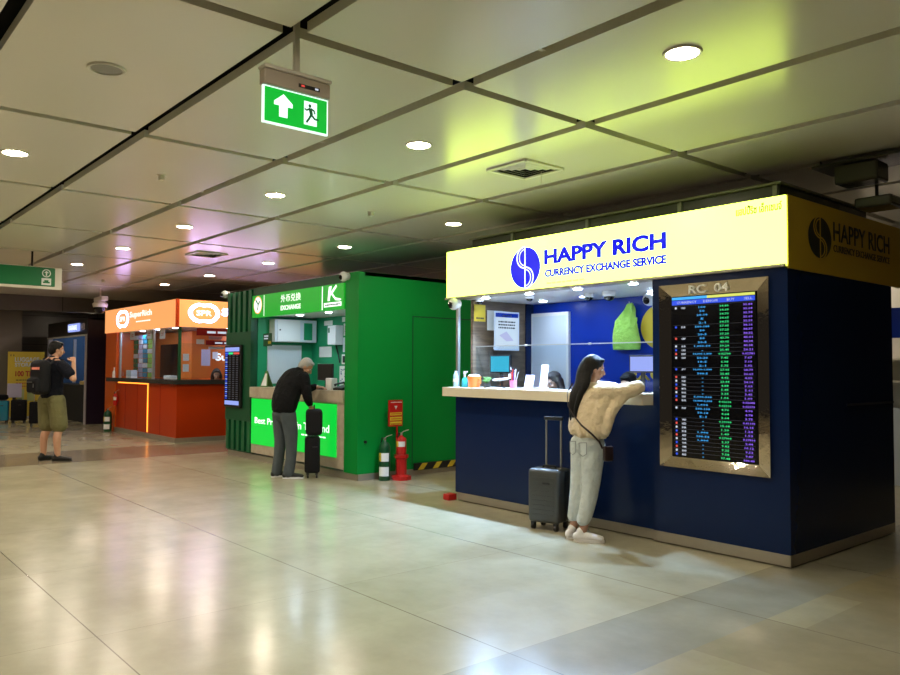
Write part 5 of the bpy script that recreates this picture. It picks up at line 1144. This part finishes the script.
# --- man with backpack at the left
MC = empty('person', (-13.80, 3.26, 0), math.radians(24), 'man in dark tee and olive shorts with a backpack, hand at his mouth', 'person')
hR, hL, kR, kL, aR, aL = V(.10, 0, .96), V(-.10, 0, .96), V(.13, .04, .53), V(-.10, .02, .53), V(.16, .0, .09), V(-.13, -.02, .09)
hc = V(.02, .055, 1.70); HC = Euler((math.radians(-8), 0, math.radians(-30))).to_matrix()
b = MB()
limb(b, [hR, kR, V(.15, -.01, .36), aR], [.09, .058, .058, .038]); limb(b, [hL, kL, V(-.12, -.02, .36), aL], [.09, .058, .058, .038])
for a, yw in ((aR, -1.0), (aL, 0.1)): limb(b, [a-V(0, 0, .03), a+V(-math.sin(yw)*.12, math.cos(yw)*.12, -.055)], [.036, .03])
limb(b, [V(0, 0, .98), V(0, .01, 1.2), V(0, 0, 1.42), V(0, 0, 1.50)], [.155, .14, .17, .15], r2=[.11, .10, .11, .09])
limb(b, [V(0, .01, 1.50), V(.01, .04, 1.62)], [.058, .055]); head(b, hc, HC, 1.03)
shR, elR, wrR = V(.21, .0, 1.45), V(.40, .05, 1.25), V(.26, .16, 1.50)
shL, elL, wrL = V(-.21, .0, 1.45), V(-.29, .0, 1.16), V(-.28, .08, .92)
for a_, e_, w_ in ((shR, elR, wrR), (shL, elL, wrL)): limb(b, [a_*.6+V(0, 0, .58), a_, e_], [.055, .056, .045]); limb(b, [e_, w_], [.044, .029])
hand(b, wrR, (-.5, .2, .7), (.7, -.3, .4), 1.05, .8, 1); hand(b, wrL, (0, .2, -1), (-1, 0, 0), 1.05, .6, 1)
organic('body', b, 'skin', MC, .007, 2); face_parts(hc, HC, MC, 1.03)
b = MB()
limb(b, [V(0, 0, 1.0), V(0, 0, .94)], [.17, .175], r2=[.125, .135])
limb(b, [V(.105, 0, .92), V(.125, .02, .70), V(.135, .03, .55)], [.115, .12, .125], r2=[.135, .125, .125]); limb(b, [V(-.105, 0, .92), V(-.11, .01, .70), V(-.11, .02, .55)], [.115, .12, .125], r2=[.135, .125, .125])
organic('shorts', b, 'shorts', MC, .012, 3)
b = MB()
limb(b, [V(0, 0, .97), V(0, .005, 1.2), V(0, 0, 1.40), V(0, 0, 1.50), V(0, .01, 1.545)], [.185, .185, .205, .16, .075], r2=[.135, .13, .13, .10, .07])
for a_, e_ in ((shR, elR), (shL, elL)): limb(b, [a_*.6+V(0, 0, .58), a_, a_.lerp(e_, .62)], [.075, .085, .088])
organic('t_shirt', b, 'tee', MC, .012, 4)
hair_cap(hc, HC, 'hair', MC, 1.04)
shoe(MC, aR, math.radians(-60), 'shoe_black', .28); shoe(MC, aL, math.radians(0), 'shoe_black', .28)
MC.scale = (1.08, 1.06, 1.06)
t = empty('backpack', (-13.80, 3.26, 1.07), math.radians(24), 'black backpack with a pale red patch on the back of the left man', 'backpack')
bp = MB().rbox(-.13, .20, -.34, -.13, .0, .56, .09, 4); bp.rbox(-.095, .165, -.40, -.32, .03, .27, .04, 3); organic('pack', bp, 'case_black', t, .012, 4)
MB().box(-.02, .14, -.352, -.335, .40, .44).build('patch', mat('pale_red_patch', (0.8, .25, .18), .6), t, local=True)
MB().box(-.06, .06, -.405, -.398, .20, .208).box(.09, .098, -.405, -.398, .12, .18).build('zips', 'alu', t, local=True)
for x in (-.13, .11): MB().tube([(x, -.14, .46), (x, -.05, .585), (x, .10, .56), (x, .155, .42), (x, .10, .22), (x, -.10, .08)], [.028]*6, 8, side=(1, 0, 0), r2=[.006]*6).build('strap', 'case_black', t, local=True)
suitcase((-21.9, 4.85, 0), math.radians(70), 0.36, 0.24, 0.62, 'case_black', 'dark cabin suitcase standing behind the left man, before the dark kiosk', handle=0.36, grooves=False)

# --- seated clerks
def clerk(loc, rz, label, hm, tm, hairx=None):
    t = empty('person', loc, math.radians(rz), label, 'person')
    R = Euler((math.radians(-18), 0, 0)).to_matrix(); hc = V(0, -.0+.06, 1.37)
    b = MB(); limb(b, [V(0, 0, .66), V(0, .0, .9), V(0, .02, 1.10), V(0, .02, 1.16)], [.15, .13, .16, .14], r2=[.11, .10, .10, .08])
    limb(b, [V(0, .02, 1.17), V(0, .045, 1.27)], [.048, .045]); head(b, hc, R, .95)
    for s_ in (-1, 1):
        limb(b, [V(s_*.09, 0, .66), V(s_*.11, .40, .64), V(s_*.11, .38, .35), V(s_*.11, .36, .19)], [.09, .065, .05, .04]); limb(b, [V(s_*.11, .36, .17), V(s_*.11, .48, .13)], [.035, .03])
        limb(b, [V(s_*.09, .02, 1.13), V(s_*.18, .02, 1.10), V(s_*.24, .12, .90), V(s_*.13, .32, .96)], [.045, .048, .04, .026]); hand(b, V(s_*.13, .32, .96), (-s_*.3, 1, 0), (0, 0, 1), .9, .4, s_)
    organic('body', b, 'skin', t, .008, 2); face_parts(hc, R, t, .95)
    b = MB(); limb(b, [V(0, 0, .68), V(0, 0, .9), V(0, .02, 1.10), V(0, .03, 1.19)], [.17, .155, .18, .07], r2=[.13, .12, .12, .06])
    for s_ in (-1, 1): limb(b, [V(s_*.10, .02, 1.12), V(s_*.18, .02, 1.09), V(s_*.24, .12, .90), V(s_*.15, .28, .95)], [.06, .065, .055, .04])
    organic('shirt', b, tm, t, .012, 4)
    b = MB()
    for s_ in (-1, 1): limb(b, [V(s_*.08, 0, .66), V(s_*.11, .40, .64), V(s_*.11, .38, .35), V(s_*.11, .36, .24)], [.105, .08, .066, .06])
    organic('trousers', b, 'jacket', t, .014, 3)
    hair_cap(hc, R, hm, t, .97, hairx)
    for s_ in (-1, 1): shoe(t, V(s_*.11, .36, .19), 0, 'shoe_black', .25, lift=.11)
    s = empty('stool', loc, math.radians(rz), 'black stool under the '+label.split(' behind')[0], 'stool', 'clerk stools')
    MB().lathe((0, 0, 0), [(.22, 0), (.22, .02), (.03, .04), (.03, .47), (.17, .49), (.18, .53), (.16, .55)], 20).build('seat_and_column', 'black', s, smooth=True, local=True)
    MB().lathe((0, .30, 0), [(.02, 0), (.02, .10), (.16, .10), (.16, .12)], 16).build('footrest', 'alu', s, local=True)
    return t
def longhair(b, T):
    for s_ in (-1, 1): limb(b, [T(s_*.07, -.02, .03), T(s_*.095, -.01, -.06), T(s_*.10, .01, -.16)], [.03, .032, .02])
    limb(b, [T(0, -.08, 0), T(0, -.09, -.18)], [.08, .07], r2=[.04, .03])
clerk((-5.97, 6.68, 0), 170, 'clerk with dark hair bent low behind the navy kiosk counter', 'hair_brown', 'tee', longhair)
clerk((-4.98, 6.72, 0), 185, 'black-haired clerk behind the counter at the right of the woman', 'hair', 'blue', None)
clerk((-16.1, 7.05, 0), 250, 'dark-haired clerk behind the orange kiosk side counter', 'hair_brown', 'orange_dark', longhair)

# ------------------------------------------------------------------ shop seen past the right end of the navy kiosk
t = empty('shop_stand', (-3.4, 11.3, 0), 0, 'pale shop stand with a blue board seen past the right end of the navy kiosk', 'shop stand')
part('body', 'whitewall', t, [(-4.6, -2.4, 11.2, 11.8, 0, 1.0)])
part('back_panel', 'trim', t, [(-4.6, -2.4, 11.75, 11.8, 1.0, 2.7)])
part('blue_board', 'blue', t, [(-4.6, -2.4, 11.18, 11.22, 1.95, 2.35)])
part('shelf', 'trim', t, [(-4.6, -2.4, 11.25, 11.75, 1.35, 1.38)]); part('shelf', 'trim', t, [(-4.6, -2.4, 11.25, 11.75, 1.65, 1.68)])
for xa in (-4.6, -2.43): part('post', 'black', t, [(xa, xa+0.03, 11.2, 11.24, 1.0, 2.7)])
